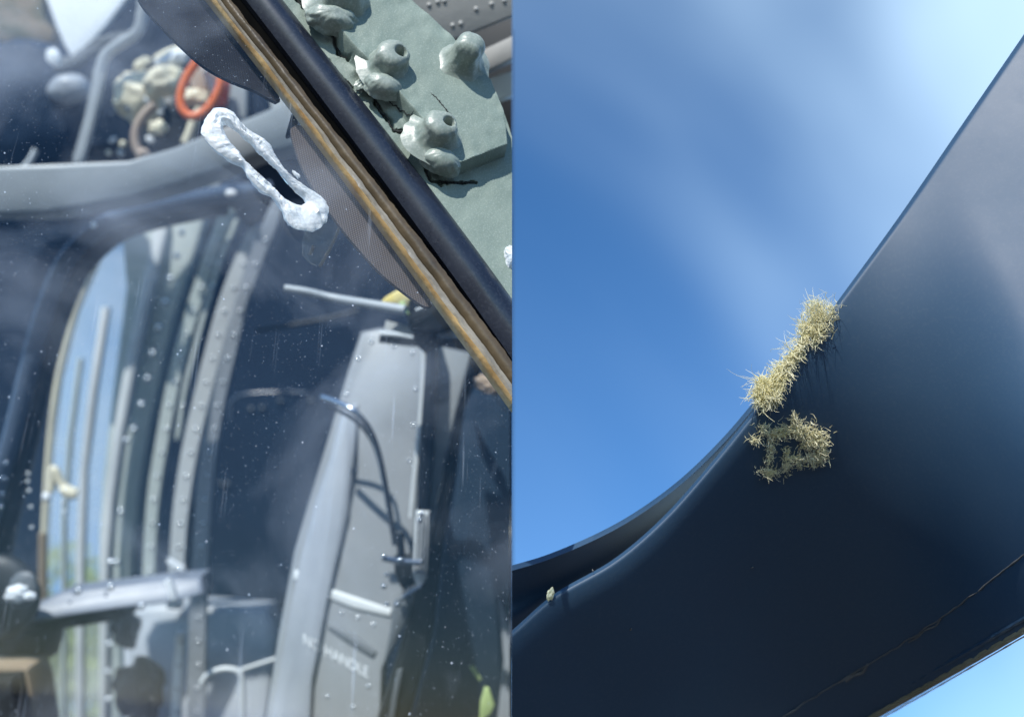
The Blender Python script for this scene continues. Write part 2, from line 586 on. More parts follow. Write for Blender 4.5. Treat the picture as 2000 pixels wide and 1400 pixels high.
C_GLASS = interp_curve([(250, -200), (330, -100), (410, 0), (500, 110), (607, 252), (678, 350), (750, 450), (812, 530), (937, 700), (1000, 787), (1080, 900)])
C_GOLD2 = interp_curve([(262, -200), (342, -100), (421, 0), (512, 108), (619, 250), (692, 350), (764, 448), (826, 528), (951, 698), (1014, 785), (1090, 895)])
C_BROWN = interp_curve([(285, -200), (365, -100), (443, 0), (510, 85), (625, 232), (718, 350), (800, 452), (876, 540), (990, 700), (1050, 785), (1125, 890)])
C_NAVYI = interp_curve([(335, -200), (412, -100), (487, 0), (555, 86), (640, 185), (737, 330), (815, 432), (895, 535), (1003, 690), (1062, 780), (1135, 885)])
C_NAVYO = interp_curve([(395, -200), (472, -100), (548, 0), (640, 117), (745, 240), (820, 345), (925, 498), (1000, 592), (1075, 690), (1150, 800), (1180, 880)])

def band(name, ca, cb, hs, m, parent, depth=0.006, wob=0.0, wfreq=0.02, **kw):
    """strip between two curves on the windscreen plane; hs = heights (m) across it; closed underneath"""
    n = len(ca)
    k = len(hs)
    verts, faces = [], []
    for i in range(n):
        for j in range(k):
            t = j / (k - 1)
            q = ca[i].lerp(cb[i], t)
            h = hs[j]
            if wob:
                h += wob * noise.noise(Vector((q.x * wfreq, q.y * wfreq, j * 0.7 + len(name))))
            verts.append(PW(q.x, q.y, h))
        for j in range(k):
            q = ca[i].lerp(cb[i], j / (k - 1))
            verts.append(PW(q.x, q.y, 0) - WN * depth)
    w = 2 * k
    for i in range(n - 1):
        for j in range(k - 1):
            a = i * w + j
            faces.append((a, a + 1, a + w + 1, a + w))
            b = a + k
            faces.append((b, b + w, b + w + 1, b + 1))
        faces.append((i * w, i * w + w, i * w + w + k, i * w + k))
        e = i * w + k - 1
        faces.append((e, e + k, e + w + k, e + w))
    return mk(name, verts, faces, m, parent, True, 'L', **kw)

FRAME = thing('canopy_rail', 'grey-green painted windshield frame with black rubber seal and sealed bolts', 'window frame', PW(820, 420, -0.01))
mm = 0.001
C_GLASS2 = catmull([Vector(v) for v in C_GLASS], 220)
C_GOLD2 = [a.lerp(b, 0.5 + 0.35 * noise.noise(Vector((a.x * .012, a.y * .012, 6))) + 0.12 * noise.noise(Vector((a.x * .09, a.y * .09, 2)))) for a, b in zip(C_GLASS2, catmull([Vector(v) for v in C_GOLD2], 220))]
C_BROWN = catmull([Vector(v) for v in C_BROWN], 220)
C_NAVYI = [Vector((v.x - 9, v.y + 5, 0)) for v in catmull([Vector(v) for v in C_NAVYI], 220)]
C_NAVYO = catmull([Vector(v) for v in C_NAVYO], 220)
band('amber_sealant_edge', C_GLASS2, C_GOLD2, [0.5 * mm, 2.2 * mm, 3.0 * mm, 2.4 * mm, 1.6 * mm], M['gold'], FRAME, wob=0.6 * mm, wfreq=0.03,
     label='thin chipped amber edge of the laminated glass')
C_BROWN = [a.lerp(b, 0.12) for a, b in zip(C_BROWN, C_NAVYI)]
C_G3 = [a.lerp(b, 0.38) for a, b in zip(C_GOLD2, C_BROWN)]
band('grey_edge_strip', C_GOLD2, C_G3, [1.0 * mm, 2.0 * mm, 1.2 * mm, 0.4 * mm], M['greyedge'], FRAME, wob=0.8 * mm, wfreq=0.025)
C_BR2 = [Vector((b.x + 3.2 * noise.noise(Vector((b.x * .03, b.y * .03, 3))) + 1.6 * noise.noise(Vector((b.x * .13, b.y * .13, 5))), b.y, 0)) for b in catmull([Vector(v) for v in C_BROWN], 240)]
C_G3b = catmull([Vector(v) for v in C_G3], 240)
band('brown_edge_strip', C_G3b, C_BR2, [-0.5 * mm, 2.0 * mm, 2.8 * mm, 3.0 * mm, 2.6 * mm, 2.2 * mm], M['brown'], FRAME, wob=0.15 * mm, wfreq=0.02,
     label='brown weathered edge strip with a ragged rim')
band('seal_groove', C_BROWN, C_NAVYI, [-4 * mm, -11 * mm, -12 * mm, -11 * mm, -3 * mm], M['groove'], FRAME, depth=0.016)
hs = [(-1 + 7.5 * math.sin(math.pi * (0.06 + 0.88 * j / 12)) ** 0.7) * mm for j in range(13)]
band('rubber_seal', C_NAVYI, C_NAVYO, hs, M['rubber'], FRAME, wob=0.15 * mm, wfreq=0.01, label='glossy dark navy rubber seal')

# painted plate with its raised block: one height field in the plane of the windscreen
def sd_poly(px, py, poly):
    """signed distance to polygon, positive inside"""
    inside = False
    best = 1e9
    n = len(poly)
    for i in range(n):
        x1, y1 = poly[i]
        x2, y2 = poly[(i + 1) % n]
        if (y1 > py) != (y2 > py) and px < (x2 - x1) * (py - y1) / (y2 - y1) + x1:
            inside = not inside
        dx, dy = x2 - x1, y2 - y1
        t = max(0, min(1, ((px - x1) * dx + (py - y1) * dy) / (dx * dx + dy * dy)))
        best = min(best, math.hypot(px - x1 - t * dx, py - y1 - t * dy))
    return best if inside else -best

def sd_line(px, py, pts):
    best = 1e9
    for i in range(len(pts) - 1):
        x1, y1 = pts[i]
        x2, y2 = pts[i + 1]
        dx, dy = x2 - x1, y2 - y1
        t = max(0, min(1, ((px - x1) * dx + (py - y1) * dy) / (dx * dx + dy * dy)))
        best = min(best, math.hypot(px - x1 - t * dx, py - y1 - t * dy))
    return best

BLOCK_H = 11 * mm
BLK = [(551, -120), (631, 60), (681, 118), (751, 190), (836, 285), (863, 352), (983, 304), (976, 240), (951, 178), (871, 88), (781, 8), (681, -80), (631, -150)]
CR1 = [(560, -20), (604, 22), (630, 48), (645, 78), (662, 108), (678, 122)]
CR2 = [(722, 180), (738, 210), (755, 232), (772, 256), (792, 264), (812, 292), (824, 320), (842, 352), (860, 362)]
CR3 = [(846, 354), (880, 357), (930, 357)]
CR4 = [(640, 118), (662, 146), (690, 172)]
BEAD = [(725, 165), (770, 222), (815, 285), (838, 330)]
BEAD2 = [(640, 75), (665, 110), (690, 140)]
OUT = [(560, -20), (1005, 15), (1005, 700)]

def plate_h(x, y, cracks=True):
    h = 0.0
    d = sd_poly(x, y, BLK)
    # soft shoulder on the seal side, crisp edges elsewhere
    soft = 16 if (y < 330 and x < 851 and (x - 551) < 0.95 * (y + 40) + 60) else 5.0
    k = max(0.0, min(1.0, (d + soft * 0.5) / soft))
    k = k * k * (3 - 2 * k)
    h += BLOCK_H * k
    e = sd_line(x, y, BEAD)
    h += 3.2 * mm * math.exp(-(e / 12) ** 2)
    e = sd_line(x, y, BEAD2)
    h += 2.0 * mm * math.exp(-(e / 12) ** 2)
    h += 0.40 * mm * noise.noise(Vector((x * 0.021, y * 0.021, 1))) + 0.06 * mm * noise.noise(Vector((x * 0.09, y * 0.09, 2)))
    near = math.exp(-max(0, abs(d)) / 40)
    h += near * 0.8 * mm * noise.noise(Vector((x * 0.045, y * 0.045, 9)))
    if not cracks:
        return h
    for c, w in ((CR1, 3.6), (CR2, 3.6), (CR3, 2.6), (CR4, 2.8)):
        j = 3.5 * noise.noise(Vector((x * 0.07, y * 0.07, 4))) + 2.0 * noise.noise(Vector((x * 0.2, y * 0.2, 7)))
        e = sd_line(x + j, y - j * 0.6, c)
        wv = w * (0.75 + 0.6 * noise.noise(Vector((x * 0.05, y * 0.05, 6))))
        h -= 6.0 * mm * math.exp(-(e / max(0.8, wv)) ** 4)
    return h

STEP = 2.0
xs = [520 + STEP * i for i in range(int(500 / STEP))]
ys = [-110 + STEP * i for i in range(int(830 / STEP))]
plate = {}
verts, faces = [], []
def seal_x(y):
    for i in range(len(C_NAVYO) - 1):
        a, b = C_NAVYO[i], C_NAVYO[i + 1]
        if a.y <= y <= b.y:
            return a.x + (b.x - a.x) * (y - a.y) / (b.y - a.y)
    return 1200
def right_x(y):
    # outer contour of the lower plate
    pts = [(-150, 640), (-80, 690), (8, 790), (88, 880), (178, 962), (240, 987), (300, 1004), (330, 1040), (900, 1040)]
    for (y1, x1), (y2, x2) in zip(pts, pts[1:]):
        if y1 <= y <= y2:
            return x1 + (x2 - x1) * (y - y1) / (y2 - y1)
    return 1040
NX = 190
for j, y in enumerate(ys):
    xa = seal_x(y) - 8
    xb = max(xa + 4, right_x(y) + 5)
    for i in range(NX):
        x = xa + (xb - xa) * i / (NX - 1)
        verts.append(PW(x, y, plate_h(x, y)))
base = len(verts)
for j in range(len(ys) - 1):
    for i in range(NX - 1):
        a = j * NX + i
        faces.append((a, a + 1, a + NX + 1, a + NX))
# skirt under the outer edge
sk = {}
def skirt(i):
    if i not in sk:
        sk[i] = len(verts)
        v = verts[i]
        verts.append(v - WN * (0.02 + WN.dot(v - WP)))
    return sk[i]
for j in range(len(ys) - 1):
    a = j * NX + NX - 1
    faces.append((a, a + NX, skirt(a + NX), skirt(a)))
mk('cover_plate', verts, faces, M['green'], FRAME, True, 'L', label='flat grey-green plate with raised block and cracked paint')

def paint_crack(path, r, seed):
    pts2 = catmull(V2(path), 70)
    pts, rad = [], []
    for i, p in enumerate(pts2):
        j = 2.4 * noise.noise(Vector((p.x * 0.07, p.y * 0.07, seed))) + 1.4 * noise.noise(Vector((p.x * 0.25, p.y * 0.25, seed)))
        x, y = p.x + j, p.y - j * 0.6
        pts.append(PW(x, y, plate_h(x, y, False) - 0.05 * mm))
        k = i / 69
        rad.append(r * 0.6 / F * (0.35 + 1.3 * abs(noise.noise(Vector((i * 0.16, seed, 3))))) * min(1, 6 * k, 6 * (1 - k)) + 0.0001)
    bm = bmesh.new()
    tube_bm(bm, pts, rad, 6)
    return fin('paint_crack', bm, M['crack'], FRAME, True, 'L')
paint_crack(CR1, 3.6, 1)
paint_crack(CR2, 3.8, 2)
paint_crack(CR3, 2.6, 3)
paint_crack(CR4, 2.6, 4)
paint_crack([(832, 205), (846, 218), (860, 236), (872, 246)], 2.2, 5)
paint_crack([(742, 190), (790, 236), (800, 238)], 1.6, 6)

def dome(name, px, py, r_px, H, prof, lump, parent, stretch=(1.0, 1.0), rot=0.0, hole=None, seed=0, m=None, lean=(0, 0), h0=0.0, label=None):
    """lumpy sealed bolt head: profile of (radius, height) turned about the plate's normal, with optional burst hole"""
    nA, verts, faces = 72, [], []
    ex = (PW(px + 1, py) - PW(px, py))
    s = ex.length
    ax = ex.normalized()
    ax = (ax - WN * ax.dot(WN)).normalized()
    ay = WN.cross(ax)
    if ay.y < 0:
        ay = -ay
    c = PW(px, py, h0)
    # refine profile
    pr = catmull([Vector((a, b, 0)) for a, b in prof], 34)
    for i, p in enumerate(pr):
        for k in range(nA):
            th = 2 * math.pi * k / nA
            dx, dy = math.cos(th), math.sin(th)
            ln = 1 + lump * noise.noise(Vector((dx * 1.3, dy * 1.3, p.y * 1.5 + seed * 5.1))) + 0.45 * lump * noise.noise(Vector((dx * 3.6, dy * 3.6, p.y * 3 + seed)))
            ln += 0.22 * lump * noise.noise(Vector((dx * 5.5, dy * 5.5, seed + 11))) * max(0, 1 - p.y * 2)
            rr = r_px * s * max(0, p.x) * ln
            x, y = rr * dx * stretch[0], rr * dy * stretch[1]
            x, y = x * math.cos(rot) - y * math.sin(rot), x * math.sin(rot) + y * math.cos(rot)
            h = p.y * H * (1 + 0.3 * lump * noise.noise(Vector((dx * p.x * 2, dy * p.x * 2, seed + 3))))
            x += lean[0] * s * p.y
            y += lean[1] * s * p.y
            v = c + ax * x + ay * y + WN * h
            if hole:
                hp = c + ax * hole[0] * s + ay * hole[1] * s + WN * hole[2] * H
                q = (v - hp).length / (hole[3] * s)
                if q < 1.6:
                    v = v - WN * (hole[4] * mm * math.exp(-q ** 4))
            verts.append(v)
    for i in range(len(pr) - 1):
        for k in range(nA):
            a = i * nA + k
            b = i * nA + (k + 1) % nA
            faces.append((a, b, b + nA, a + nA))
    faces.append(tuple(range((len(pr) - 1) * nA, len(pr) * nA)))
    return mk(name, verts, faces, m or M['sealant'], parent, True, 'L', label=label)

P1 = [(1.12, -0.06), (1.0, 0.03), (0.86, 0.18), (0.74, 0.42), (0.64, 0.68), (0.52, 0.86), (0.36, 0.97), (0.16, 1.02), (0.0, 1.03)]
P2 = [(1.25, -0.04), (1.05, 0.04), (0.80, 0.16), (0.66, 0.40), (0.62, 0.66), (0.60, 0.84), (0.48, 0.97), (0.25, 1.04), (0.0, 1.05)]
P3 = [(1.08, -0.1), (1.0, 0.1), (0.92, 0.38), (0.78, 0.65), (0.55, 0.86), (0.28, 0.97), (0.0, 1.0)]
hb = BLOCK_H - 0.6 * mm
dome('bolt_cap', 752, 150, 50, 13 * mm, P2, 0.12, FRAME, (1.05, 0.95), 0.3, (16, 5, 0.9, 10, 9), 1, h0=hb * 0.8, lean=(4, 6), label='sealed bolt cap with a burst hole, beside a crushed sealant flap')
dome('sealant_lump', 742, 188, 32, 8 * mm, P3, 0.16, FRAME, (1.15, 0.8), -0.35, None, 2, h0=hb * 0.75)
dome('bolt_cap', 844, 288, 50, 13 * mm, P2, 0.12, FRAME, (1.05, 0.98), -0.2, (15, 6, 0.95, 9, 9), 3, h0=hb * 0.9, lean=(2, 6), label='sealed bolt cap with round pinhole near the block corner')
dome('sealant_lump', 856, 330, 36, 9 * mm, P3, 0.14, FRAME, (1.1, 0.72), -0.45, None, 4, h0=hb * 0.55)
dome('bolt_cap', 893, 146, 42, 19 * mm, P2, 0.12, FRAME, (1.05, 1.0), 0.5, None, 5, h0=hb * 0.95, lean=(6, 4), label='smooth bell-shaped bolt cap at the outer rim')
dome('bolt_cap', 658, 26, 56, 14 * mm, P1, 0.13, FRAME, (1.2, 0.95), 0.2, None, 6, h0=hb * 0.85, lean=(4, 4), label='broad sealed bolt cap partly cut by the frame top')
dome('sealant_lump', 645, 60, 40, 10 * mm, P3, 0.24, FRAME, (1.25, 0.75), -0.3, None, 8, h0=hb * 0.7)
dome('sealant_lump', 716, 168, 20, 4 * mm, P3, 0.4, FRAME, (1.3, 0.7), 0.6, None, 9, h0=hb * 0.3)
dome('sealant_lump', 1000, 505, 17, 5 * mm, P3, 0.35, FRAME, (0.9, 1.4), 0.1, None, 12, m=M['acrylic'], label='pale blob of dried sealant')

# ---- windscreen glass with the bullet hole
Z7 = lambda l: [(370 + a / 5.0, 190 + b / 5.0) for a, b in l]
RIM_O = Z7([(200, 140), (300, 100), (420, 140), (500, 250), (600, 330), (770, 440), (840, 560), (920, 690), (1010, 790), (1140, 880),
            (1290, 970), (1360, 1080), (1340, 1200), (1250, 1290), (1100, 1300), (970, 1230), (910, 1100), (830, 985), (690, 900), (570, 770),
            (520, 660), (400, 610), (250, 510), (150, 400), (115, 320)])
RIM_I = Z7([(358, 268), (400, 290), (470, 350), (600, 450), (690, 560), (770, 640), (860, 720), (930, 800), (1000, 880), (1100, 965),
            (1116, 1015), (1085, 1022), (1040, 1025), (960, 980), (890, 925), (810, 840), (720, 765), (650, 700), (590, 650), (540, 600),
            (490, 520), (450, 460), (420, 420), (385, 350), (368, 305)])
GLASS = thing('windshield', 'dusty clear windshield pierced by a long white-edged bullet hole', 'windshield', PW(500, 1300, -0.004))
bm = bmesh.new()
outer = [(-150, -150), (290, -150)] + [(v.x + 3, v.y) for v in C_GLASS if -140 < v.y < 780] + [(1000, 789), (1000, 1560), (-150, 1560)]
def ring(pts, h):
    v = [bm.verts.new(PW(x, y, h)) for x, y in pts]
    return v, [bm.edges.new((v[i], v[(i + 1) % len(v)])) for i in range(len(v))]
# hole a little wider than the visible slit, under the rim
hole = [(v.x, v.y) for v in catmull(V2([(a[0] * .45 + b[0] * .55, a[1] * .45 + b[1] * .55) for a, b in zip(RIM_I, RIM_O)]), 60, True)]
for h in (0.0, -0.0055):
    va, ea = ring(outer, h)
    vb, eb = ring(hole, h)
    bmesh.ops.triangle_fill(bm, use_beauty=True, use_dissolve=False, edges=ea + eb)
    if h == 0.0:
        keep = (va, vb)
for A, B in ((keep[0], va), (keep[1], vb)):
    n = len(A)
    for i in range(n):
        bm.faces.new((A[i], A[(i + 1) % n], B[(i + 1) % n], B[i]))
fin('glass_pane', bm, M['windshield'], GLASS, False, None, label='dust-speckled transparent pane')

def rim_mesh(name, outer_, inner_, n, prof, jag, m, parent, hmul=1.0, seed=0, label=None):
    co = catmull(V2(outer_), n, True)
    ci = catmull(V2(inner_), n, True)
    # pair each outer point with the inner point at the same loop fraction
    k = len(prof)
    verts, faces = [], []
    for i in range(n):
        a, b = ci[i], co[i]
        for j, (t, h) in enumerate(prof):
            q = a.lerp(b, t)
            nn = noise.noise(Vector((q.x * 0.045, q.y * 0.045, j * 0.5 + seed)))
            n2 = noise.noise(Vector((q.x * 0.13, q.y * 0.13, j * 0.9 + seed + 20)))
            n3 = noise.noise(Vector((q.x * 0.3, q.y * 0.3, j * 1.7 + seed + 40)))
            hh = h * hmul * (1 + 0.55 * nn) + jag * (0.8 * n2 + 0.5 * n3)
            off = 2.6 * n2 + 1.4 * n3
            verts.append(PW(q.x + off, q.y + off * 0.7, hh))
    for i in range(n):
        for j in range(k):
            a = i * k + j
            b = i * k + (j + 1) % k
            a2 = ((i + 1) % n) * k + j
            b2 = ((i + 1) % n) * k + (j + 1) % k
            faces.append((a, b, b2, a2))
    return mk(name, verts, faces, m, parent, True, None, label=label)
RIM_I = [(a[0] * 0.86 + b[0] * 0.14, a[1] * 0.86 + b[1] * 0.14) for a, b in zip(RIM_I, RIM_O)]
prof = [(0.02, -5 * mm), (0.0, -1.5 * mm), (0.06, 1.5 * mm), (0.22, 3.6 * mm), (0.40, 3.0 * mm), (0.58, 4.2 * mm), (0.78, 3.2 * mm), (0.93, 1.2 * mm), (1.0, -0.2 * mm), (0.9, -6.2 * mm), (0.4, -6.8 * mm)]
RIM = rim_mesh('hole_rim', RIM_O, RIM_I, 260, prof, 0.7 * mm, M['rimacrylic'], GLASS, 0.55, 1, label='white crushed acrylic lip around the slit')
# chips and splinters lying round the rim
for i, (x, y, rx, ry, a) in enumerate([(632, 428, 5, 9, .3), (578, 342, 4, 9, .7)]):
    bm = bmesh.new()
    bmesh.ops.create_icosphere(bm, subdivisions=2, radius=1.0)
    c = PW(x, y, 0.6 * mm)
    s = 0.6 / F
    for v in bm.verts:
        k = 1 + 0.9 * noise.noise(v.co * 2.3 + Vector((i, 0, 0)))
        q = Vector((v.co.x * rx * s * k, v.co.y * ry * s * k, v.co.z * 0.9 * mm))
        v.co = c + Vector((q.x * math.cos(a) - q.y * math.sin(a), q.x * math.sin(a) + q.y * math.cos(a), q.z))
    fin('acrylic_chip', bm, M['rimacrylic'], RIM, False, None)

# ---- sunshade mesh behind the glass
def behind(poly, n, off):
    return [PW(v.x, v.y, -off) for v in catmull(V2(poly), n, True)]
def shade(name, poly, off, m, label):
    pts = behind(poly, 70, off)
    bm = bmesh.new()
    f = bm.faces.new([bm.verts.new(p) for p in pts])
    ext = bmesh.ops.extrude_face_region(bm, geom=[f])
    for v in [g for g in ext['geom'] if isinstance(g, bmesh.types.BMVert)]:
        v.co -= WN * 0.0025
    return fin(name, bm, m, None, False, 'L', label=label, cat='sun shade')
shade('mesh_sun_shade', [(573, 228), (580, 262), (596, 306), (622, 352), (664, 412), (706, 464), (752, 514), (800, 553), (840, 580), (852, 572), (815, 512), (756, 436), (684, 336), (612, 236), (590, 222)],
      0.011, M['mesh'], 'brown woven mesh sun shade curving along the lower frame')
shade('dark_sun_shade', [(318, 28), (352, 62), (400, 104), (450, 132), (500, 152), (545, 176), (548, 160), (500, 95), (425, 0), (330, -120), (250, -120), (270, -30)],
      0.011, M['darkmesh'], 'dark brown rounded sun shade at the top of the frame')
slab('black_foam_tab', [(578, 214), (590, 222), (582, 240), (572, 262), (556, 268), (562, 244), (568, 224)], 0.66, 0.006, M['black'], label='small black foam tab tucked at the amber edge', cat='tab')

# ---- fuselage skin beyond the frame, upper right corner
fp = thing('fuselage_panel', 'grey riveted fuselage panel above a black gap behind the frame', 'panel', P(930, 40, 0.86))
SKN = slab('skin', [(700, -120), (1010, -120), (1010, 28), (888, 78), (830, 60)], 0.82, 0.004, M['paintgrey'], fp, tilt=(0.0, 0.05))
for x, y in [(838, 10), (855, 4), (868, 2), (884, 50), (900, 46), (960, 8), (930, 18), (985, 2)]:
    rivet(x, y, 0.82 + 0.05 * (y + 15) / 1000, 5, SKN, M['paintgrey'])
slab('skin_recess', [(840, 60), (1010, -10), (1010, 340), (900, 340)], 0.90, 0.004, M['black'], fp)
slab('wall_rail', [(900, 118), (1010, 66), (1010, 110), (965, 132), (900, 160)], 0.86, 0.012, M['paintgrey'], None, tilt=(0, 0.02), label='pale grey rail under the black gap beyond the frame', cat='rail')
slab('wall_rail', [(900, 168), (965, 150), (1010, 136), (1010, 182), (965, 198), (900, 220)], 0.87, 0.012, M['greygreen'], None, tilt=(0, 0.02), label='pale grey-green rail below the other, beyond the frame corner', cat='rail')

# ------------------------------------------------------------------ cockpit: shell
shell_d = 1.85
def wall_with_opening():
    bm = bmesh.new()
    for dz in (0.0, 0.012):
        ov = [bm.verts.new(P(x, y, shell_d) + Vector((0, 0, dz))) for x, y in [(-260, 60), (1000, 60), (1000, 1700), (-260, 1700)]]
        oe = [bm.edges.new((ov[i], ov[(i + 1) % 4])) for i in range(4)]
        iv = [bm.verts.new(P(x, y, shell_d) + Vector((0, 0, dz))) for x, y in OPEN]
        ie = [bm.edges.new((iv[i], iv[(i + 1) % len(iv)])) for i in range(len(iv))]
        bmesh.ops.triangle_fill(bm, use_beauty=True, edges=oe + ie)
        if dz == 0:
            k0, k1 = ov, iv
    for A, B in ((k0, ov), (k1, iv)):
        for i in range(len(A)):
            bm.faces.new((A[i], A[(i + 1) % len(A)], B[(i + 1) % len(A)], B[i]))
    return fin('back_wall', bm, M['navy'], None, False, 'L', kind='structure')
OPEN = [(95, 1560), (88, 1100), (100, 880), (118, 740), (150, 610), (195, 505), (245, 440), (300, 440), (262, 650), (225, 850), (205, 1000), (200, 1560)]
bw = wall_with_opening()
bw['label'] = 'dark navy back wall of the cockpit'
# thin outer skin closing the cockpit on the inner side
bm = bmesh.new()
q = [Vector((x, y, z)) for x in (-0.0013, -0.0001) for y, z in ((-0.08, 0.70), (-0.50, 0.70), (-0.90, 1.86), (0.45, 1.86), (0.10, 0.92), (-0.02, 0.72))]
v = [bm.verts.new(p) for p in q]
bm.faces.new(v[:6]); bm.faces.new(v[6:])
for i in range(6):
    bm.faces.new((v[i], v[(i + 1) % 6], v[6 + (i + 1) % 6], v[6 + i]))
o = fin('side_wall', bm, M['navy'], None, False, None, kind='structure')

# tree outside, seen through the door window
TR = thing('tree', 'green leafy tree seen through the door window', 'tree', Vector((-1.75, -3.2, 3.6)))
rnd = random.Random(3)
tv, tf = [], []
for i in range(5200):
    c = P(rnd.uniform(20, 300), 1420, 3.6)
    a = Vector((rnd.gauss(0, 1), rnd.gauss(0, 1), rnd.gauss(0, 1))).normalized() * rnd.random() ** 0.45
    c = Vector((-1.50, -1.02, 3.6)) + Vector((a.x * 0.6, a.y * 0.44, a.z * 0.4))
    c += Vector((noise.noise(c * 5), noise.noise(c * 5 + Vector((9, 0, 0))), 0)) * 0.10
    n_ = Vector((rnd.gauss(0, 1), rnd.gauss(0, 1), rnd.gauss(0, 1))).normalized()
    t_ = n_.orthogonal().normalized()
    b_ = n_.cross(t_)
    s = rnd.uniform(0.018, 0.035)
    k = len(tv)
    tv += [c - t_ * s, c + b_ * s * 0.5, c + t_ * s, c - b_ * s * 0.5]
    tf.append((k, k + 1, k + 2, k + 3))
mk('crown', tv, tf, M['leaf'], TR, False, None, kind='stuff')
bm = bmesh.new()
tube_bm(bm, [Vector((-1.62, -3.2, 3.6)), Vector((-1.56, -2.4, 3.6)), Vector((-1.53, -1.6, 3.6)), Vector((-1.52, -0.95, 3.6))], [0.09, 0.075, 0.06, 0.03], 10)
fin('trunk', bm, M['bark'], TR, True, None)

# ------------------------------------------------------------------ cockpit: door with window on the far side
DOOR = thing('cockpit_door', 'far cockpit door with riveted grey-green pillar and curved window frame', 'door', P(230, 1400, 1.6))
slab('window_pane', [(86, 1560), (82, 1100), (95, 880), (114, 738), (146, 606), (192, 500), (245, 436), (300, 436), (262, 650), (225, 850), (210, 1000), (205, 1560)], 1.80, 0.004, M['pane'], DOOR, bevel=0)
PIL = slab('pillar', [(236, 446), (402, 412), (388, 470), (345, 600), (318, 700), (292, 830), (270, 960), (258, 1080), (252, 1560), (192, 1560), (192, 1050), (200, 940), (222, 760), (238, 640), (246, 560)], 1.58, 0.03, M['greygreen'], DOOR, tilt=(-0.1, 0.05), bevel=0.004)
slab('pillar_ridge', [(300, 440), (330, 434), (300, 560), (268, 700), (240, 850), (222, 980), (212, 1100), (205, 1560), (190, 1560), (192, 1080), (204, 960), (226, 800), (258, 640)], 1.545, 0.02, M['greyl'], DOOR, bevel=0.005)
for x, y in [(355, 455), (345, 500), (332, 545), (322, 590), (310, 640), (298, 690), (288, 740), (276, 790), (262, 838), (247, 860), (236, 1000), (228, 1098), (226, 1145), (214, 1258), (212, 1312), (212, 1366)]:
    rivet(x, y, 1.535, 6.5, PIL)
tube('window_frame', [(-60, 1200, 1.2), (-10, 960, 1.2), (22, 860, 1.2), (58, 715, 1.2), (90, 600, 1.2), (128, 512, 1.2), (178, 458, 1.2), (240, 422, 1.22), (335, 398, 1.25), (440, 380, 1.28), (530, 372, 1.3)], 19, M['bluegloss'], DOOR, n=60, seg=14)  # highlight side of the dark frame, given its own blue-grey tube
tube('frame_dark_side', [(-20, 1180, 1.22), (30, 960, 1.22), (62, 830, 1.22), (88, 720, 1.22), (118, 615, 1.22), (152, 535, 1.22), (196, 482, 1.22), (250, 446, 1.24), (340, 420, 1.27), (440, 402, 1.30)], 20, M['blackgloss'], DOOR, n=60, seg=12)  # dark side of the same frame, added as a black tube
tube('window_bead', [(84, 1100, 1.5), (92, 930, 1.5), (104, 800, 1.5), (122, 700, 1.5), (150, 598, 1.5), (186, 518, 1.5)], 6.5, M['cream'], DOOR, n=40, seg=8)
tube('window_bead', [(92, 1560, 1.5), (88, 1400, 1.5), (84, 1240, 1.5), (84, 1040, 1.5)], 9, M['tan'], DOOR, n=20, seg=8)
tube('hinge_arm', [(100, 960, 1.4), (104, 915, 1.4), (112, 925, 1.4), (122, 948, 1.4), (150, 962, 1.4)], 8, M['cream'], DOOR, n=24)
blob('hinge_knob', 92, 970, 1.4, 9, 9, 9, M['white'], DOOR)
blob('hinge_knob', 133, 962, 1.38, 20, 10, 9, M['cream'], DOOR, rot=-0.5)
for x, y in [(55, 925), (54, 940), (57, 958), (60, 990), (62, 1030), (122, 982), (126, 1000)]:
    rivet(x, y, 1.16, 4, DOOR, M['greyl'], 'screw')
for x, y in [(12, 905), (8, 935), (4, 965), (2, 990)]:
    rivet(x, y, 1.17, 5, DOOR, M['steel'], 'screw')

# the seat rails and door jamb strips that lean across the view
def strip(name, path, w, d, m, label, thick=0.012, cat='strut', group=None, dd=0.0):
    pts = catmull(V2(path), 40)
    L, Rr = [], []
    for i, p in enumerate(pts):
        t = (pts[min(i + 1, 39)] - pts[max(i - 1, 0)]).normalized()
        nn = Vector((-t.y, t.x, 0))
        ww = w[0] + (w[1] - w[0]) * i / 39
        L.append(p + nn * ww / 2)
        Rr.append(p - nn * ww / 2)
    poly = [(v.x, v.y) for v in L] + [(v.x, v.y) for v in reversed(Rr)]
    return slab(name, poly, d, thick, m, None, tilt=(0, dd), bevel=0.003, label=label, cat=cat, group=group)
strip('door_jamb_strut', [(452, 400), (420, 470), (390, 560), (362, 650), (338, 745), (316, 860), (300, 960), (292, 1060), (288, 1180)], (26, 22), 1.44, M['greygreen'], 'wide pale grey-green strut next to the riveted door pillar', dd=0.05)
strip('door_jamb_strut', [(462, 428), (432, 500), (404, 590), (380, 680), (360, 760), (345, 860)], (9, 8), 1.40, M['greygreen'], 'thin pale strut next to the wide grey-green strut', dd=0.05)
strip('door_jamb_strut', [(508, 440), (470, 520), (440, 600), (415, 690), (390, 790), (368, 890), (352, 1000), (345, 1090), (338, 1190)], (34, 28), 1.36, M['greyl'], 'bright grey strut ending above the lower bracket', dd=0.05)
strip('door_jamb_strut', [(545, 395), (505, 490), (470, 590), (445, 690), (420, 800), (402, 920), (392, 1050), (385, 1200), (380, 1560)], (26, 34), 1.32, M['bluegrey'], 'long violet-grey strut running down to the seat', dd=0.05)
strip('door_jamb_strut', [(352, 1236), (346, 1300), (342, 1380), (340, 1560)], (14, 20), 1.26, M['white'], 'short white strut beside the seat back')

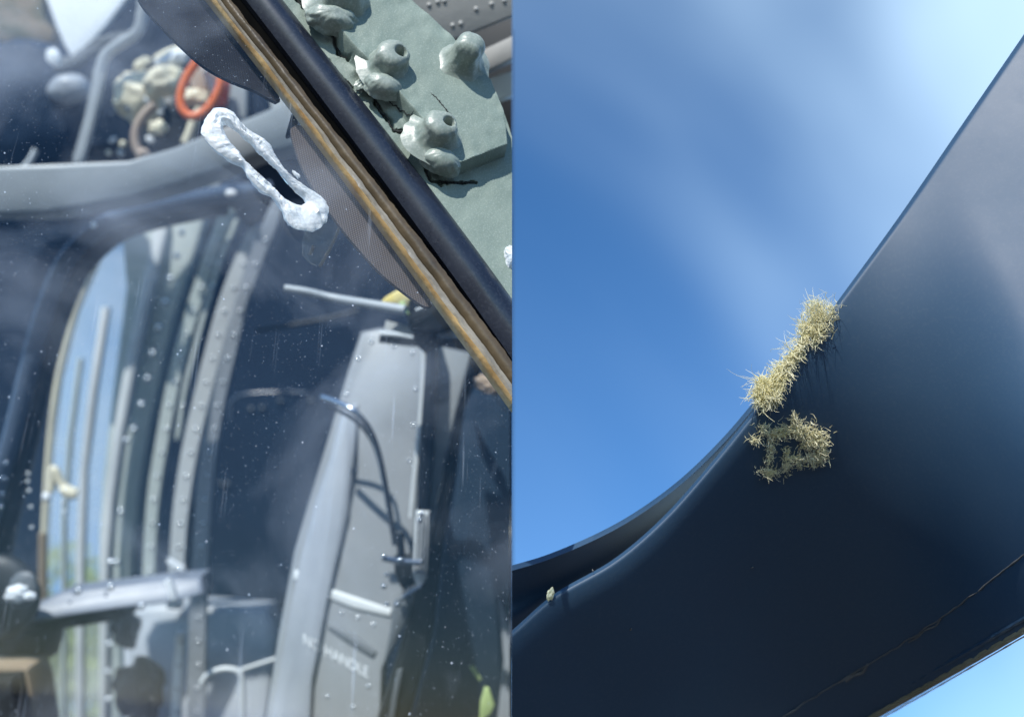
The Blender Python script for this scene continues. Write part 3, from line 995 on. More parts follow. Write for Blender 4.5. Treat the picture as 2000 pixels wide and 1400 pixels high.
slab('window_mullion', [(196, 600), (212, 600), (188, 760), (168, 920), (162, 1100), (160, 1560), (146, 1560), (148, 1100), (154, 920), (172, 760)], 1.70, 0.012, M['greyl'], DOOR, bevel=0.003)
slab('window_mullion', [(150, 700), (158, 700), (138, 860), (126, 1010), (124, 1560), (117, 1560), (118, 1010), (130, 860)], 1.72, 0.012, M['greygreen'], DOOR, bevel=0.003)
for o_ in [o for o in bpy.data.objects if o.name.startswith('door_jamb_strut')]:
    # a row of small rivets down each strut
    o_.data.calc_loop_triangles()
    from mathutils.bvhtree import BVHTree as _B
    tree_ = _B.FromPolygons([v.co + o_.location for v in o_.data.vertices], [tuple(p.vertices) for p in o_.data.loop_triangles])
    for yy in range(470, 1400, 46):
        hits = []
        for xx in range(280, 560, 3):
            dv = (W(P(xx, yy, 1.0)) - CAM).normalized()
            h_ = tree_.ray_cast(CAM, dv)
            if h_[0] is not None:
                hits.append((xx, (h_[0] - CAM).dot(D_)))
        if len(hits) > 4:
            xx, dd = hits[len(hits) // 2]
            rivet(xx, yy, dd, 4.2, o_)

# beam across the top of the door
BEAM = thing('overhead_beam', 'broad pale grey beam slanting above the door frame', 'beam', P(250, 400, 1.3))
slab('beam_face', [(-160, 330), (100, 322), (250, 314), (340, 288), (420, 254), (480, 232), (580, 190), (600, 250), (575, 288), (500, 302), (430, 332), (340, 362), (250, 388), (170, 402), (90, 416), (-160, 420)], 1.14, 0.05, M['grey'], BEAM, tilt=(0.05, 0.05), bevel=0.004)
slab('beam_lip', [(216, 424), (246, 384), (330, 362), (440, 330), (500, 306), (470, 350), (430, 372), (330, 390), (250, 420)], 1.34, 0.02, M['greyl'], BEAM, bevel=0.003)
blob('screw_head', 451, 378, 1.22, 11, 8, 5, M['white'], BEAM, lump=0.05)
blob('screw_head', 183, 440, 1.15, 6, 6, 4, M['white'], BEAM, lump=0.05)
slab('hinge_block', [(425, 340), (480, 330), (520, 372), (510, 420), (480, 440), (455, 410), (430, 395)], 1.29, 0.03, M['navy'], BEAM, bevel=0.006)

# upper left clutter
HR = thing('seat_headrest', 'dark navy rounded headrest below the white sky panel', 'headrest', P(60, 320, 1.5))
blob('cushion', 50, 210, 1.45, 122, 128, 60, M['navy'], HR, rot=0.2, lump=0.1, freq=3, flat=0.85)
blob('headrest_pad', 135, 175, 1.42, 42, 30, 30, M['bluegrey'], HR, rot=0.2, lump=0.06)
tube('headrest_strap', [(70, 292, 1.36), (58, 315, 1.36), (40, 335, 1.36)], 6, M['greyl'], HR)
blob('strap_clip', 105, 112, 1.38, 13, 19, 8, M['white'], HR, rot=0.35, lump=0.2)
strip('curved_rib', [(282, -60), (275, 20), (262, 62), (222, 88), (198, 112), (186, 170), (172, 235), (148, 320)], (18, 17), 1.32, M['grey'], 'thin curved grey rib between headrest and cream equipment', cat='rib')
strip('curved_rib', [(262, 66), (210, 76), (170, 98), (140, 120), (100, 122)], (16, 24), 1.42, M['greyd'], 'short grey rib branching under the white sky panel', cat='rib')
slab('white_sky_panel', [(60, -90), (310, -90), (244, 0), (206, 50), (145, 118), (128, 92), (110, 52)], 1.66, 0.01, M['white'], None, tilt=(0.2, -0.15), label='bright white pointed panel standing in for bright sky above the headrest', cat='sky panel')  # bright sky through the far window, put in as a white panel
slab('camouflage_cloth', [(-160, -90), (66, -90), (85, 30), (108, 60), (92, 88), (60, 84), (20, 90), (-20, 78), (-160, 110)], 1.66, 0.02, M['olive'], None, smooth_outline=60, label='olive and brown camouflage cloth beside the white sky panel', cat='cloth', tilt=(0, 0.1))
slab('upper_wall', [(-260, -160), (620, -160), (620, 240), (-260, 330)], 1.80, 0.01, M['navy'], None, kind='structure')
slab('white_flap', [(326, 28), (342, 40), (366, 66), (358, 70), (336, 56), (328, 44)], 1.2, 0.004, M['white'], None, label='small white flap peeking under the dark sun shade', cat='flap')

EQ = thing('cream_equipment', 'lumpy cream coloured equipment with hoses and small fittings', 'equipment', P(300, 310, 1.4))
blob('body', 272, 190, 1.36, 48, 52, 40, M['cream'], EQ, rot=0.4, lump=0.2)
blob('upper_body', 318, 160, 1.34, 40, 28, 30, M['cream'], EQ, rot=0.5, lump=0.25)
blob('neck', 338, 118, 1.36, 40, 16, 18, M['white'], EQ, rot=0.45, lump=0.35)
tube('hose', [(302, 205, 1.30), (282, 225, 1.30), (268, 248, 1.30), (264, 270, 1.30), (268, 292, 1.30), (278, 302, 1.30)], 9, M['beige'], EQ)
blob('hose_end', 279, 303, 1.29, 13, 12, 10, M['beige'], EQ, lump=0.3)
tube('hose', [(396, 205, 1.32), (380, 235, 1.32), (370, 262, 1.32), (362, 280, 1.32)], 9, M['cream'], EQ)
tube('hose', [(305, 118, 1.38), (330, 104, 1.38), (362, 94, 1.38), (392, 84, 1.38)], 9, M['cream'], EQ)
blob('fitting', 278, 125, 1.38, 18, 10, 9, M['cream'], EQ, rot=0.6, lump=0.3)
blob('fitting', 308, 250, 1.34, 17, 14, 10, M['cream'], EQ, lump=0.4)
blob('dark_housing', 330, 235, 1.42, 58, 62, 20, M['black'], EQ, lump=0.2)
rr = random.Random(5)
for i in range(16):
    x, y = rr.uniform(205, 345), rr.uniform(195, 300)
    blob('fitting', x, y, 1.36 + rr.uniform(-0.03, 0.0), rr.uniform(4, 9), rr.uniform(4, 8), 5, M[rr.choice(['white', 'greyl', 'cream', 'steel'])], EQ, rot=rr.uniform(0, 3), lump=0.3, sub=2)

RG = thing('orange_loop', 'orange oval loop handle with grey webbing and red tab', 'handle', P(380, 232, 1.26))
pts = []
for k in range(41):
    a = 2 * math.pi * k / 40
    u, w_ = 70 * math.cos(a), 30 * math.sin(a) * (1.12 - 0.18 * math.cos(a))
    ux, uy = 0.42, -0.907
    pts.append((397 + u * ux + w_ * 0.907, 162 + u * uy + w_ * 0.42, 1.25))
bm = bmesh.new()
tube_bm(bm, [P(*p) for p in pts], [8.5 * 1.25 / F] * 41, 12)
fin('loop', bm, M['orange'], RG)
for k in range(4):
    tube('webbing', [(384 + 10 * k, 108 + 14 * k, 1.262), (402 + 8 * k, 150 + 14 * k, 1.262), (418 + 4 * k, 182 + 4 * k, 1.262)], 3.5, M['greyl'], RG, n=10)
slab('backing', [(405, 108), (430, 110), (428, 150), (405, 182), (380, 190), (372, 150)], 1.275, 0.005, M['beige'], RG, smooth_outline=30)
blob('pale_bundle', 378, 192, 1.275, 30, 18, 10, M['cream'], RG, lump=0.3)
slab('red_tab', [(428, 132), (450, 132), (446, 178), (440, 206), (416, 206), (424, 180)], 1.27, 0.008, M['red'], RG, bevel=0.002)
slab('grey_post', [(449, 128), (482, 128), (480, 250), (446, 250)], 1.30, 0.02, M['grey'], None, label='short grey post beside the orange loop', cat='post')
slab('dark_post', [(484, 120), (524, 120), (522, 226), (482, 240)], 1.31, 0.02, M['navy'], None, label='short dark post next to the grey post', cat='post')
slab('wall_bracket', [(524, 170), (572, 168), (574, 200), (530, 214)], 1.28, 0.02, M['greyl'], None, label='pale bracket between dark post and mesh sun shade', cat='bracket')

# ------------------------------------------------------------------ right-hand door panel with grab handle
DP = thing('door_panel', 'large grey door panel with steel grab handle and lettering', 'panel', P(680, 1400, 1.1))
PF = slab('panel_face', [(704, 648), (742, 640), (832, 664), (830, 800), (818, 1000), (800, 1110), (772, 1240), (748, 1308), (740, 1560), (500, 1560), (520, 1400), (540, 1250), (572, 1080), (602, 985), (640, 860), (682, 720)], 1.05, 0.03, M['panelgrey'], DP, tilt=(-0.05, -0.12), bevel=0.006)
PFO = slab('panel_fold', [(668, 790), (698, 790), (690, 900), (682, 1000), (640, 1180), (612, 1330), (600, 1560), (506, 1560), (530, 1400), (560, 1230), (590, 1080), (612, 985), (640, 900)], 1.035, 0.012, M['bluegrey'], DP, tilt=(-0.05, -0.12), bevel=0.01)
slab('panel_crease', [(640, 1212), (700, 1244), (735, 1272), (728, 1284), (690, 1262), (640, 1228)], 1.0235, 0.006, M['greyd'], DP, tilt=(-0.05, -0.12), bevel=0.002)
slab('panel_crease', [(575, 1112), (640, 1148), (700, 1168), (765, 1190), (762, 1204), (690, 1188), (630, 1164), (572, 1130)], 1.035, 0.006, M['greyl'], DP, tilt=(-0.05, -0.12), bevel=0.002)
tube('grab_handle', [(630, 775, 1.02), (655, 784, 1.01), (690, 802, 1.0), (718, 832, 1.0), (738, 880, 1.0), (752, 945, 1.0), (763, 1010, 1.0), (772, 1064, 1.0)], 6.0, M['steel'], DP, n=50, seg=14)
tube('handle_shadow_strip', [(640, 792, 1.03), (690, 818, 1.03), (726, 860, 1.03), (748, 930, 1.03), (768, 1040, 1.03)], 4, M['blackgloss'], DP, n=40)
tube('corner_piping', [(742, 652, 1.02), (790, 656, 1.02), (818, 668, 1.02), (828, 700, 1.02), (824, 800, 1.02), (812, 920, 1.02), (804, 1010, 1.02)], 6, M['greyl'], DP, n=40)
slab('black_edge', [(834, 650), (854, 652), (852, 800), (836, 1012), (812, 1012), (824, 800)], 1.0, 0.02, M['blackgloss'], DP, bevel=0.004)
slab('grey_edge', [(856, 676), (920, 690), (892, 800), (868, 900), (846, 1012), (838, 1012), (851, 800)], 1.02, 0.02, M['grey'], DP, bevel=0.004)
slab('black_door_seal', [(920, 686), (946, 706), (905, 800), (886, 950), (866, 1060), (842, 1250), (800, 1400), (780, 1560), (700, 1560), (738, 1396), (772, 1290), (800, 1190), (818, 1070), (842, 1012), (868, 910), (893, 800)], 0.99, 0.03, M['black'], DP, bevel=0.006)
slab('seal_slot', [(775, 1310), (786, 1305), (776, 1360), (768, 1420), (756, 1420), (764, 1370)], 0.985, 0.004, M['greyd'], DP, bevel=0.001)
# latch
LT = thing('door_latch', 'metal door latch with screws below the grab handle', 'latch', P(800, 1170, 0.97))
LPL = slab('latch_plate', [(812, 998), (838, 1000), (838, 1050), (832, 1130), (816, 1150), (806, 1120), (808, 1050)], 0.968, 0.008, M['greyl'], LT, bevel=0.002)
for k in range(3):
    tube('latch_rib', [(818 + 7 * k, 1006, 0.964), (816 + 7 * k, 1060, 0.964), (812 + 7 * k, 1120, 0.964)], 2.2, M['steel'], LPL, n=8, seg=8)
slab('latch_block', [(768, 1090), (820, 1086), (820, 1120), (806, 1146), (784, 1150), (770, 1120)], 0.972, 0.02, M['black'], LT, bevel=0.003)
slab('latch_arm', [(772, 1040), (786, 1040), (790, 1092), (776, 1094)], 0.975, 0.01, M['blackgloss'], LT, bevel=0.002)
tube('latch_bolt', [(748, 1090, 0.962), (782, 1096, 0.962), (822, 1098, 0.962)], 6, M['steel'], LT, n=10)
for x, y, r in [(750, 1088, 5), (782, 1095, 7), (822, 1097, 4), (755, 1122, 4), (750, 1145, 5), (756, 1180, 4), (776, 1180, 5), (824, 1004, 5), (819, 1016, 5)]:
    rivet(x, y, 0.956, r, LT, M['steel'], 'screw')
for k in range(6):
    a = k / 5
    tube('spring_coil', [(782 + 32 * a, 1172 - 20 * a, 0.958), (790 + 32 * a, 1164 - 20 * a, 0.952), (788 + 32 * a, 1156 - 20 * a, 0.958)], 2.6, M['steel'], LT, n=8, seg=6)
slab('latch_mount', [(770, 1172), (800, 1160), (800, 1200), (770, 1262), (748, 1300), (760, 1240)], 0.985, 0.01, M['greyd'], LT, bevel=0.003)

for x, y in [(726, 668), (770, 676), (806, 690), (812, 760), (808, 830), (800, 900), (700, 700), (676, 770), (730, 1220), (700, 1206), (668, 1196), (720, 1340), (690, 1380), (640, 1360)]:
    rivet(x, y, 1.05 - 0.05 * (x - 690) / 1000 - 0.12 * (y - 1052) / 1000, 4.5, PF)
# lettering on the panel
cu = bpy.data.curves.new('lettering', 'FONT')
cu.body = 'NO HANDLE'
cu.size = 1.0
cu.extrude = 0.0
cu.space_character = 1.0
to = bpy.data.objects.new('tmp_lettering', cu)
COL.objects.link(to)
dg = bpy.context.evaluated_depsgraph_get()
tm = bpy.data.meshes.new_from_object(to.evaluated_get(dg))
bpy.data.objects.remove(to)
wid = max(v.co.x for v in tm.vertices)
bm = bmesh.new()
bm.from_mesh(tm)
from mathutils.bvhtree import BVHTree
trees = []
for ob in (PF, PFO):
    oo = org(ob)
    ob.data.calc_loop_triangles()
    trees.append(BVHTree.FromPolygons([v.co + oo for v in ob.data.vertices], [tuple(p.vertices) for p in ob.data.loop_triangles]))
bmesh.ops.subdivide_edges(bm, edges=bm.edges[:], cuts=2)
bmesh.ops.triangulate(bm, faces=bm.faces[:])
for v in bm.verts:
    x, y = v.co.x / wid, v.co.y / 0.72
    px = 592 + x * 128 - y * 1.0
    py = 1256 + x * 68 - y * 22
    far = W(P(px, py, 1.0)) - CAM
    ds = []
    for t_ in trees:
        hit = t_.ray_cast(CAM, far.normalized())
        if hit[0] is not None:
            ds.append((hit[0] - CAM).dot(D_))
    v.co = P(px, py, (min(ds) if ds else 1.02) - 0.0012)
fin('lettering', bm, M['white'], DP, False, None, label='small white stencilled words')

# lever and bits by the frame
LV = thing('control_lever', 'slim grey lever with yellow end near the frame', 'lever', P(800, 620, 0.9))
tube('lever_arm', [(556, 563, 0.92), (600, 570, 0.92), (650, 582, 0.92), (720, 594, 0.91), (792, 606, 0.90)], 11, M['grey'], LV, taper=(0.7, 0.95))
slab('yellow_grip', [(736, 598), (752, 580), (776, 566), (792, 560), (806, 556), (834, 577), (806, 582), (798, 590), (796, 612), (786, 606), (774, 594)], 0.925, 0.015, M['yellow'], LV, bevel=0.002)
slab('yellow_clip', [(778, 590), (790, 586), (794, 604), (800, 614), (788, 612)], 0.90, 0.005, M['lime'], LV)
slab('instrument_box', [(796, 582), (850, 578), (884, 612), (884, 640), (860, 650), (800, 646), (792, 616)], 0.93, 0.03, M['black'], None, label='small black box tucked under the frame by the yellow grip', cat='box', bevel=0.004)
tube('loose_wire', [(812, 606, 0.90), (826, 600, 0.90), (842, 590, 0.90)], 2.5, M['greyl'], None, n=10, label='short pale wire poking over the black box', cat='wire')
strip('white_bar', [(752, 634), (800, 646), (812, 648)], (17, 17), 0.95, M['greyl'], 'pale bar between the yellow grip and the black clamp', cat='bar')
strip('white_bar', [(846, 648), (872, 650), (900, 652)], (16, 14), 0.95, M['greyl'], 'pale bar between the black clamp and amber glass edge', cat='bar')
slab('black_clamp', [(808, 632), (848, 632), (852, 672), (830, 690), (806, 668)], 0.94, 0.02, M['black'], None, label='black clamp between two pale bars', cat='clamp')
strip('black_rail', [(740, 662), (800, 668), (860, 668), (912, 676)], (14, 20), 0.97, M['black'], 'black rail along the top of the grey door panel', cat='rail')
TG = thing('plastic_tongue', 'clear plastic tongue hanging below the bullet hole', 'plastic strip', P(620, 520, 0.72))
slab('tongue', [(606, 420), (668, 420), (664, 446), (642, 492), (626, 520), (608, 516), (590, 498), (590, 470)], 0.70, 0.004, M['clear'], TG, bevel=0.001)
tube('tongue_edge', [(668, 424, 0.699), (660, 452, 0.699), (640, 494, 0.699), (624, 521, 0.699)], 3, M['beige'], TG)
tube('tongue_edge', [(612, 480, 0.699), (608, 492, 0.699), (606, 498, 0.699)], 3.5, M['beige'], TG, n=8)
tube('thin_cable', [(500, 645, 1.5), (560, 636, 1.5), (640, 622, 1.5), (700, 606, 1.5)], 4, M['black'], None, label='thin dark cable crossing the dark opening', cat='cable')
tube('cable_bracket', [(450, 820, 1.6), (452, 786, 1.6), (480, 770, 1.6), (560, 766, 1.6), (600, 768, 1.6)], 3.5, M['bluegloss'], None, label='dim bent tube behind the struts', cat='tube')
for i, (x, y) in enumerate([(490, 798), (547, 782), (607, 782), (512, 796)]):
    rivet(x, y, 1.846, 4, bw, M['greyd'])
for i, (x, y) in enumerate([(432, 944), (444, 944), (283, 937), (285, 905), (488, 1192), (494, 1216)]):
    rivet(x, y, 1.846, 4, bw, M['greyd'])

# navy windshield reflection put in as a dark blue slab, right of the black seal
SW = thing('navy_reflection', 'navy windshield reflection built as a dark blue slab beside the black door seal', 'reflection', P(930, 1400, 1.1))
slab('reflection_slab', [(940, 690), (1010, 760), (1010, 1560), (770, 1560), (800, 1420), (846, 1250), (870, 1060), (890, 950), (908, 800)], 1.12, 0.01, mat('blue_reflection', (0.030, 0.055, 0.10), 0.12, (0.065, 0.105, 0.15), 5, 1.0), SW, tilt=(0, 0.1))
slab('reflection_streak', [(974, 1168), (982, 1180), (1006, 1260), (1006, 1420), (978, 1560), (962, 1560), (972, 1400), (984, 1290)], 1.06, 0.003, M['bluegrey'], SW, smooth_outline=0)  # pale streak of the reflection, modelled as a thin slab
slab('reflection_streak', [(925, 820), (950, 870), (985, 930), (1006, 1000), (1006, 1030), (975, 960), (940, 890)], 1.06, 0.003, mat('dim_streak', (0.06, 0.085, 0.13), 0.4), SW)
blob('pink_fitting', 950, 752, 0.98, 26, 16, 10, M['beige'], SW, rot=-0.5, lump=0.3)
slab('yellow_green_tag', [(946, 1342), (955, 1344), (966, 1376), (958, 1394), (936, 1410), (938, 1370)], 1.03, 0.004, M['lime'], None, label='pale yellow-green tag at the bottom of the blue reflection slab', cat='tag')
slab('yellow_green_tag', [(917, 1302), (926, 1302), (940, 1326), (936, 1331), (926, 1318)], 1.03, 0.004, M['lime'], None, label='small yellow-green sliver above the larger tag', cat='tag')

# lower left: arm rest, mirror, seat
AR = thing('armrest', 'blue-grey flat armrest with dark underside crossing the door window', 'armrest', P(200, 1230, 1.2))
ART = slab('armrest_top', [(6, 1216), (62, 1182), (122, 1154), (240, 1140), (340, 1128), (392, 1124), (396, 1160), (330, 1176), (230, 1188), (120, 1204), (60, 1216)], 1.20, 0.04, M['armgrey'], AR, tilt=(0, -0.35), bevel=0.004)
slab('armrest_underside', [(-160, 1226), (60, 1218), (120, 1206), (230, 1190), (240, 1210), (140, 1226), (80, 1240), (-160, 1260)], 1.21, 0.05, M['black'], AR, bevel=0.003)
for x, y in [(153, 1154), (216, 1146), (276, 1184), (217, 1098)]:
    rivet(x, y, 1.17, 7, ART, M['rivet'])
strip('strut_bracket', [(326, 1094), (344, 1104), (358, 1112)], (8, 8), 1.22, M['white'], 'small white bracket lug above the armrest end', cat='bracket', thick=0.006)
strip('strut_bracket', [(326, 1132), (334, 1152), (338, 1172)], (12, 12), 1.15, M['white'], 'white upright lug on the armrest end', cat='bracket', thick=0.006)
MR = thing('round_mirror', 'dark round mirror housing with a white highlight by the armrest', 'mirror', P(20, 1230, 1.1))
blob('housing', -2, 1165, 1.16, 82, 84, 30, M['black'], MR, lump=0.05)
blob('mirror_face', 44, 1150, 1.12, 28, 36, 10, M['greyd'], MR, rot=-0.4, lump=0.1)
blob('white_highlight', 34, 1158, 1.11, 20, 16, 8, M['white'], MR, rot=0.3, lump=0.5)  # highlight on the mirror, modelled as white blobs
blob('white_highlight', 58, 1164, 1.11, 14, 8, 8, M['white'], MR, lump=0.4)
slab('dark_side_box', [(-160, 1232), (80, 1236), (78, 1270), (70, 1302), (-160, 1304)], 1.18, 0.06, M['black'], None, label='black box under the round mirror', cat='box', bevel=0.006)
slab('tan_cushion', [(-160, 1296), (30, 1298), (54, 1304), (64, 1340), (78, 1430), (80, 1560), (-160, 1560)], 1.14, 0.05, M['tan'], None, label='tan cushion below the black box', cat='cushion', bevel=0.012)
slab('dark_cushion', [(-160, 1330), (22, 1326), (30, 1370), (40, 1440), (40, 1560), (-160, 1560)], 1.10, 0.03, M['black'], None, label='dark cushion in front of the tan cushion', cat='cushion', bevel=0.012)
ST = thing('seat', 'blue-grey seat shell with a dark fuzzy cover', 'seat', P(430, 1400, 1.3))
slab('seat_shell', [(236, 1186), (330, 1178), (420, 1182), (520, 1190), (545, 1240), (520, 1400), (500, 1560), (240, 1560)], 1.38, 0.05, M['bluegrey'], ST, tilt=(0, -0.2), bevel=0.01)
blob('dark_cover', 272, 1350, 1.28, 44, 66, 20, M['black'], ST, lump=0.45, freq=9)
blob('dark_cover', 246, 1225, 1.33, 24, 40, 14, M['black'], ST, lump=0.5, freq=9)
tube('seat_loop', [(394, 1334, 1.2), (404, 1318, 1.2), (432, 1306, 1.2), (460, 1308, 1.2), (472, 1324, 1.2), (474, 1400, 1.2), (474, 1560, 1.2)], 5.5, M['greyl'], ST, n=40)
tube('seat_loop', [(470, 1308, 1.22), (500, 1298, 1.22), (544, 1284, 1.22)], 4, M['greyl'], ST)

# ================================================================== RIGHT: rotor blade
E = [(700, 1500), (800, 1412), (900, 1322), (1000, 1236), (1085, 1163), (1200, 1096), (1300, 1010), (1400, 897), (1480, 798), (1560, 700), (1640, 590), (1760, 425), (1880, 250), (2000, 75), (2120, -100), (2240, -276), (2340, -422)]
LW = [(1000, 1803), (1150, 1716), (1300, 1630), (1450, 1543), (1600, 1457), (1700, 1400), (1850, 1315), (2000, 1228), (2150, 1140), (2300, 1053), (2450, 966)]
NE, NT = 150, 70
Ec = catmull(V2(E), NE)
Lc = catmull(V2(LW), NE)
ZB = 0.625
def sm(x):
    x = max(0, min(1, x))
    return x * x * (3 - 2 * x)
def blade_d(px, py, u, t):
    a = (px - 1480) * 0.583 + (800 - py) * 0.812      # distance along the blade from the torn edge
    e = Ec[int(round(u * (NE - 1)))]
    a = 0.5 * a + 0.5 * ((e.x - 1480) * 0.583 + (800 - e.y) * 0.812)
    m_ = 0.80 - 1.28 * sm((a + 270) / 900.0)  # twist shaped to catch sun towards the tip, imitating lens glare
    tp = math.hypot(px - e.x, py - e.y)
    wl = 1 - sm((px - 1250) / 500.0)                   # broad flattened nose towards the root
    tp2 = m_ * tp - 0.66 * wl * 42 * 0.886 * math.erf(tp / 42)
    return ZB + 0.012 + tp2 * ZB / F * 0.9
GR = []
verts, faces = [], []
TS = [0, .003, .008, .014, .022, .032, .045, .06] + [.06 + .94 * (i / (NT - 8)) for i in range(1, NT - 7)]
NT = len(TS)
for i in range(NE):
    u = i / (NE - 1)
    chord = (Lc[i] - Ec[i]).length
    for t in TS:
        q = Ec[i].lerp(Lc[i], t)
        d = blade_d(q.x, q.y, u, t)
        # rounded nose, fuller towards the root
        rad = 8.0
        tp = t * chord
        if tp < rad:
            w_ = 1 - tp / rad
            d += (1 - math.sqrt(max(0, 1 - w_ * w_))) * rad * ZB / F * 0.9
        d += 0.0010 * noise.noise(Vector((q.x * 0.004, q.y * 0.004, 2)))
        verts.append(P(q.x, q.y, d))
        GR.append((q.x, q.y, d))
nf = len(verts)
for i in range(NE):
    chord = (Lc[i] - Ec[i]).length
    for j, t in enumerate(TS):
        v = verts[i * NT + j]
        th = (0.006 + 0.026 * math.sin(math.pi * min(1, (0.05 + 0.95 * t)) ** 0.6)) * (0.25 + 0.75 * min(1, t * 12))
        verts.append(v + Vector((0.0, 0.10 * th, th)))
for i in range(NE - 1):
    for j in range(NT - 1):
        a = i * NT + j
        faces.append((a, a + 1, a + NT + 1, a + NT))
        b = a + nf
        faces.append((b, b + NT, b + NT + 1, b + 1))
    for j in (0, NT - 1):
        a = i * NT + j
        faces.append((a, a + NT, a + NT + nf, a + nf))
for i in (0, NE - 1):
    for j in range(NT - 1):
        a = i * NT + j
        faces.append((a, a + 1, a + 1 + nf, a + nf))
from mathutils.kdtree import KDTree
KD = KDTree(len(GR))
for i, g_ in enumerate(GR):
    KD.insert((g_[0], g_[1], 0), i)
KD.balance()
def grid_d(px, py):
    near = KD.find_n((px, py, 0), 4)
    ws = [1 / (dd + 0.5) for _, _, dd in near]
    return sum(GR[k][2] * w for (_, k, _), w in zip(near, ws)) / sum(ws)

BL = thing('rotor_blade', 'dark navy rotor blade with frayed bullet holes against blue sky', 'rotor blade', P(1500, 1400, 0.9))
mk('blade_skin', verts, faces, M['blade'], BL, True, 'R', label='smooth dark navy underside with rounded nose')
# flared cuff behind the nose towards the root
O1 = catmull(V2([(700, 1190), (850, 1155), (1000, 1114), (1080, 1089), (1180, 1045), (1260, 998), (1340, 937), (1420, 858), (1490, 775), (1520, 736)]), 70)
E1 = catmull(V2([(740, 1540), (880, 1400), (1000, 1290), (1090, 1215), (1205, 1140), (1300, 1060), (1390, 960), (1450, 890), (1500, 820), (1530, 760)]), 70)
verts, faces = [], []
KC = 18
for i in range(70):
    for j in range(KC):
        t = j / (KC - 1)
        q = O1[i].lerp(E1[i], t)
        d = ZB + 0.030 + 0.055 * t + 0.010 * math.sin(math.pi * t) - 0.018 * math.exp(-((t - 0.52) / 0.14) ** 2) * max(0, 1 - i / 46.0)
        verts.append(P(q.x, q.y, d))
n1 = len(verts)
for i in range(70):
    for j in range(KC):
        verts.append(verts[i * KC + j] + Vector((0, 0.002, 0.006 + 0.02 * (j / (KC - 1)))))
for i in range(69):
    for j in range(KC - 1):
        a = i * KC + j
        faces.append((a, a + 1, a + KC + 1, a + KC))
        faces.append((a + n1, a + KC + n1, a + KC + 1 + n1, a + 1 + n1))
    for j in (0, KC - 1):
        a = i * KC + j
        faces.append((a, a + KC, a + KC + n1, a + n1))
for i in (0, 69):
    for j in range(KC - 1):
        a = i * KC + j
        faces.append((a, a + 1, a + 1 + n1, a + n1))
mk('root_cuff', verts, faces, M['blade'], BL, True, 'R', label='dark flared cuff behind the rounded nose')

# trailing edge: groove and tan trim
def along_lower(off0, off1, h0, h1, name, m, label=None, jag=0.0):
    verts, faces = [], []
    pts = catmull(V2([(1450, 1543), (1600, 1457), (1700, 1400), (1850, 1315), (2000, 1228), (2150, 1140), (2300, 1053)]), 120)
    dirn = Vector((0.5, 0.866, 0))
    for i, p in enumerate(pts):
        z = grid_d(p.x, p.y)
        for off, h in ((off0, h0), ((off0 + off1) / 2, h1), (off1, h0)):
            q = p + dirn * (off + jag * noise.noise(Vector((i * 0.4, off, 0))))
            verts.append(P(q.x, q.y, z + h))
        for off in (off1, off0):
            q = p + dirn * off
            verts.append(P(q.x, q.y, z + 0.012))
    for i in range(len(pts) - 1):
        for j in range(5):
            a = i * 5 + j
            b = i * 5 + (j + 1) % 5
            faces.append((a, b, b + 5, a + 5))
    return mk(name, verts, faces, m, BL, True, 'R', label=label)
along_lower(-22, -13, -0.0006, -0.0018, 'trailing_edge_ridge', M['blade'])
along_lower(-4, 9, 0.0, -0.0022, 'trailing_edge_trim', M['tanstrip'], 'worn tan trim along the trailing edge', 0.8)
along_lower(11, 14, 0.002, 0.001, 'trim_rim', M['greyl'], None, 1.2)

# lifted paint line across the underside
def scuff(path, r, name='lifted_paint_line', n=90):
    pts2 = catmull(V2(path), n)
    pts, rad = [], []
    for i, p in enumerate(pts2):
        j = 2.2 * noise.noise(Vector((p.x * 0.05, p.y * 0.05, 1)))
        z = grid_d(p.x, p.y)
        pts.append(P(p.x + j, p.y + j, z - 0.0004))
        rad.append(r * z / F * (0.45 + 0.9 * abs(noise.noise(Vector((p.x * 0.03, p.y * 0.03, 8))))))
    bm = bmesh.new()
    tube_bm(bm, pts, rad, 6)
    return fin(name, bm, M['scuff'], BL, True, 'R')
scuff([(1480, 1432), (1572, 1372), (1640, 1330), (1690, 1300), (1760, 1258), (1850, 1198), (1920, 1146), (1990, 1090), (2060, 1040)], 2.2)
scuff([(1650, 1328), (1668, 1318), (1684, 1312), (1694, 1296)], 5, n=24)
scuff([(1775, 1255), (1800, 1236), (1825, 1222), (1838, 1208)], 2.4, n=24)
for x, y, r in [(1232, 1228, 2), (1469, 1108, 2), (1158, 1114, 2)]:
    z = grid_d(x, y)
    blob('paint_chip', x, y, z - 0.0003, r * 1.5, r * 0.7, r, M['scuff'], BL, rot=random.uniform(0, 3), lump=0.4, sub=2, side='R')

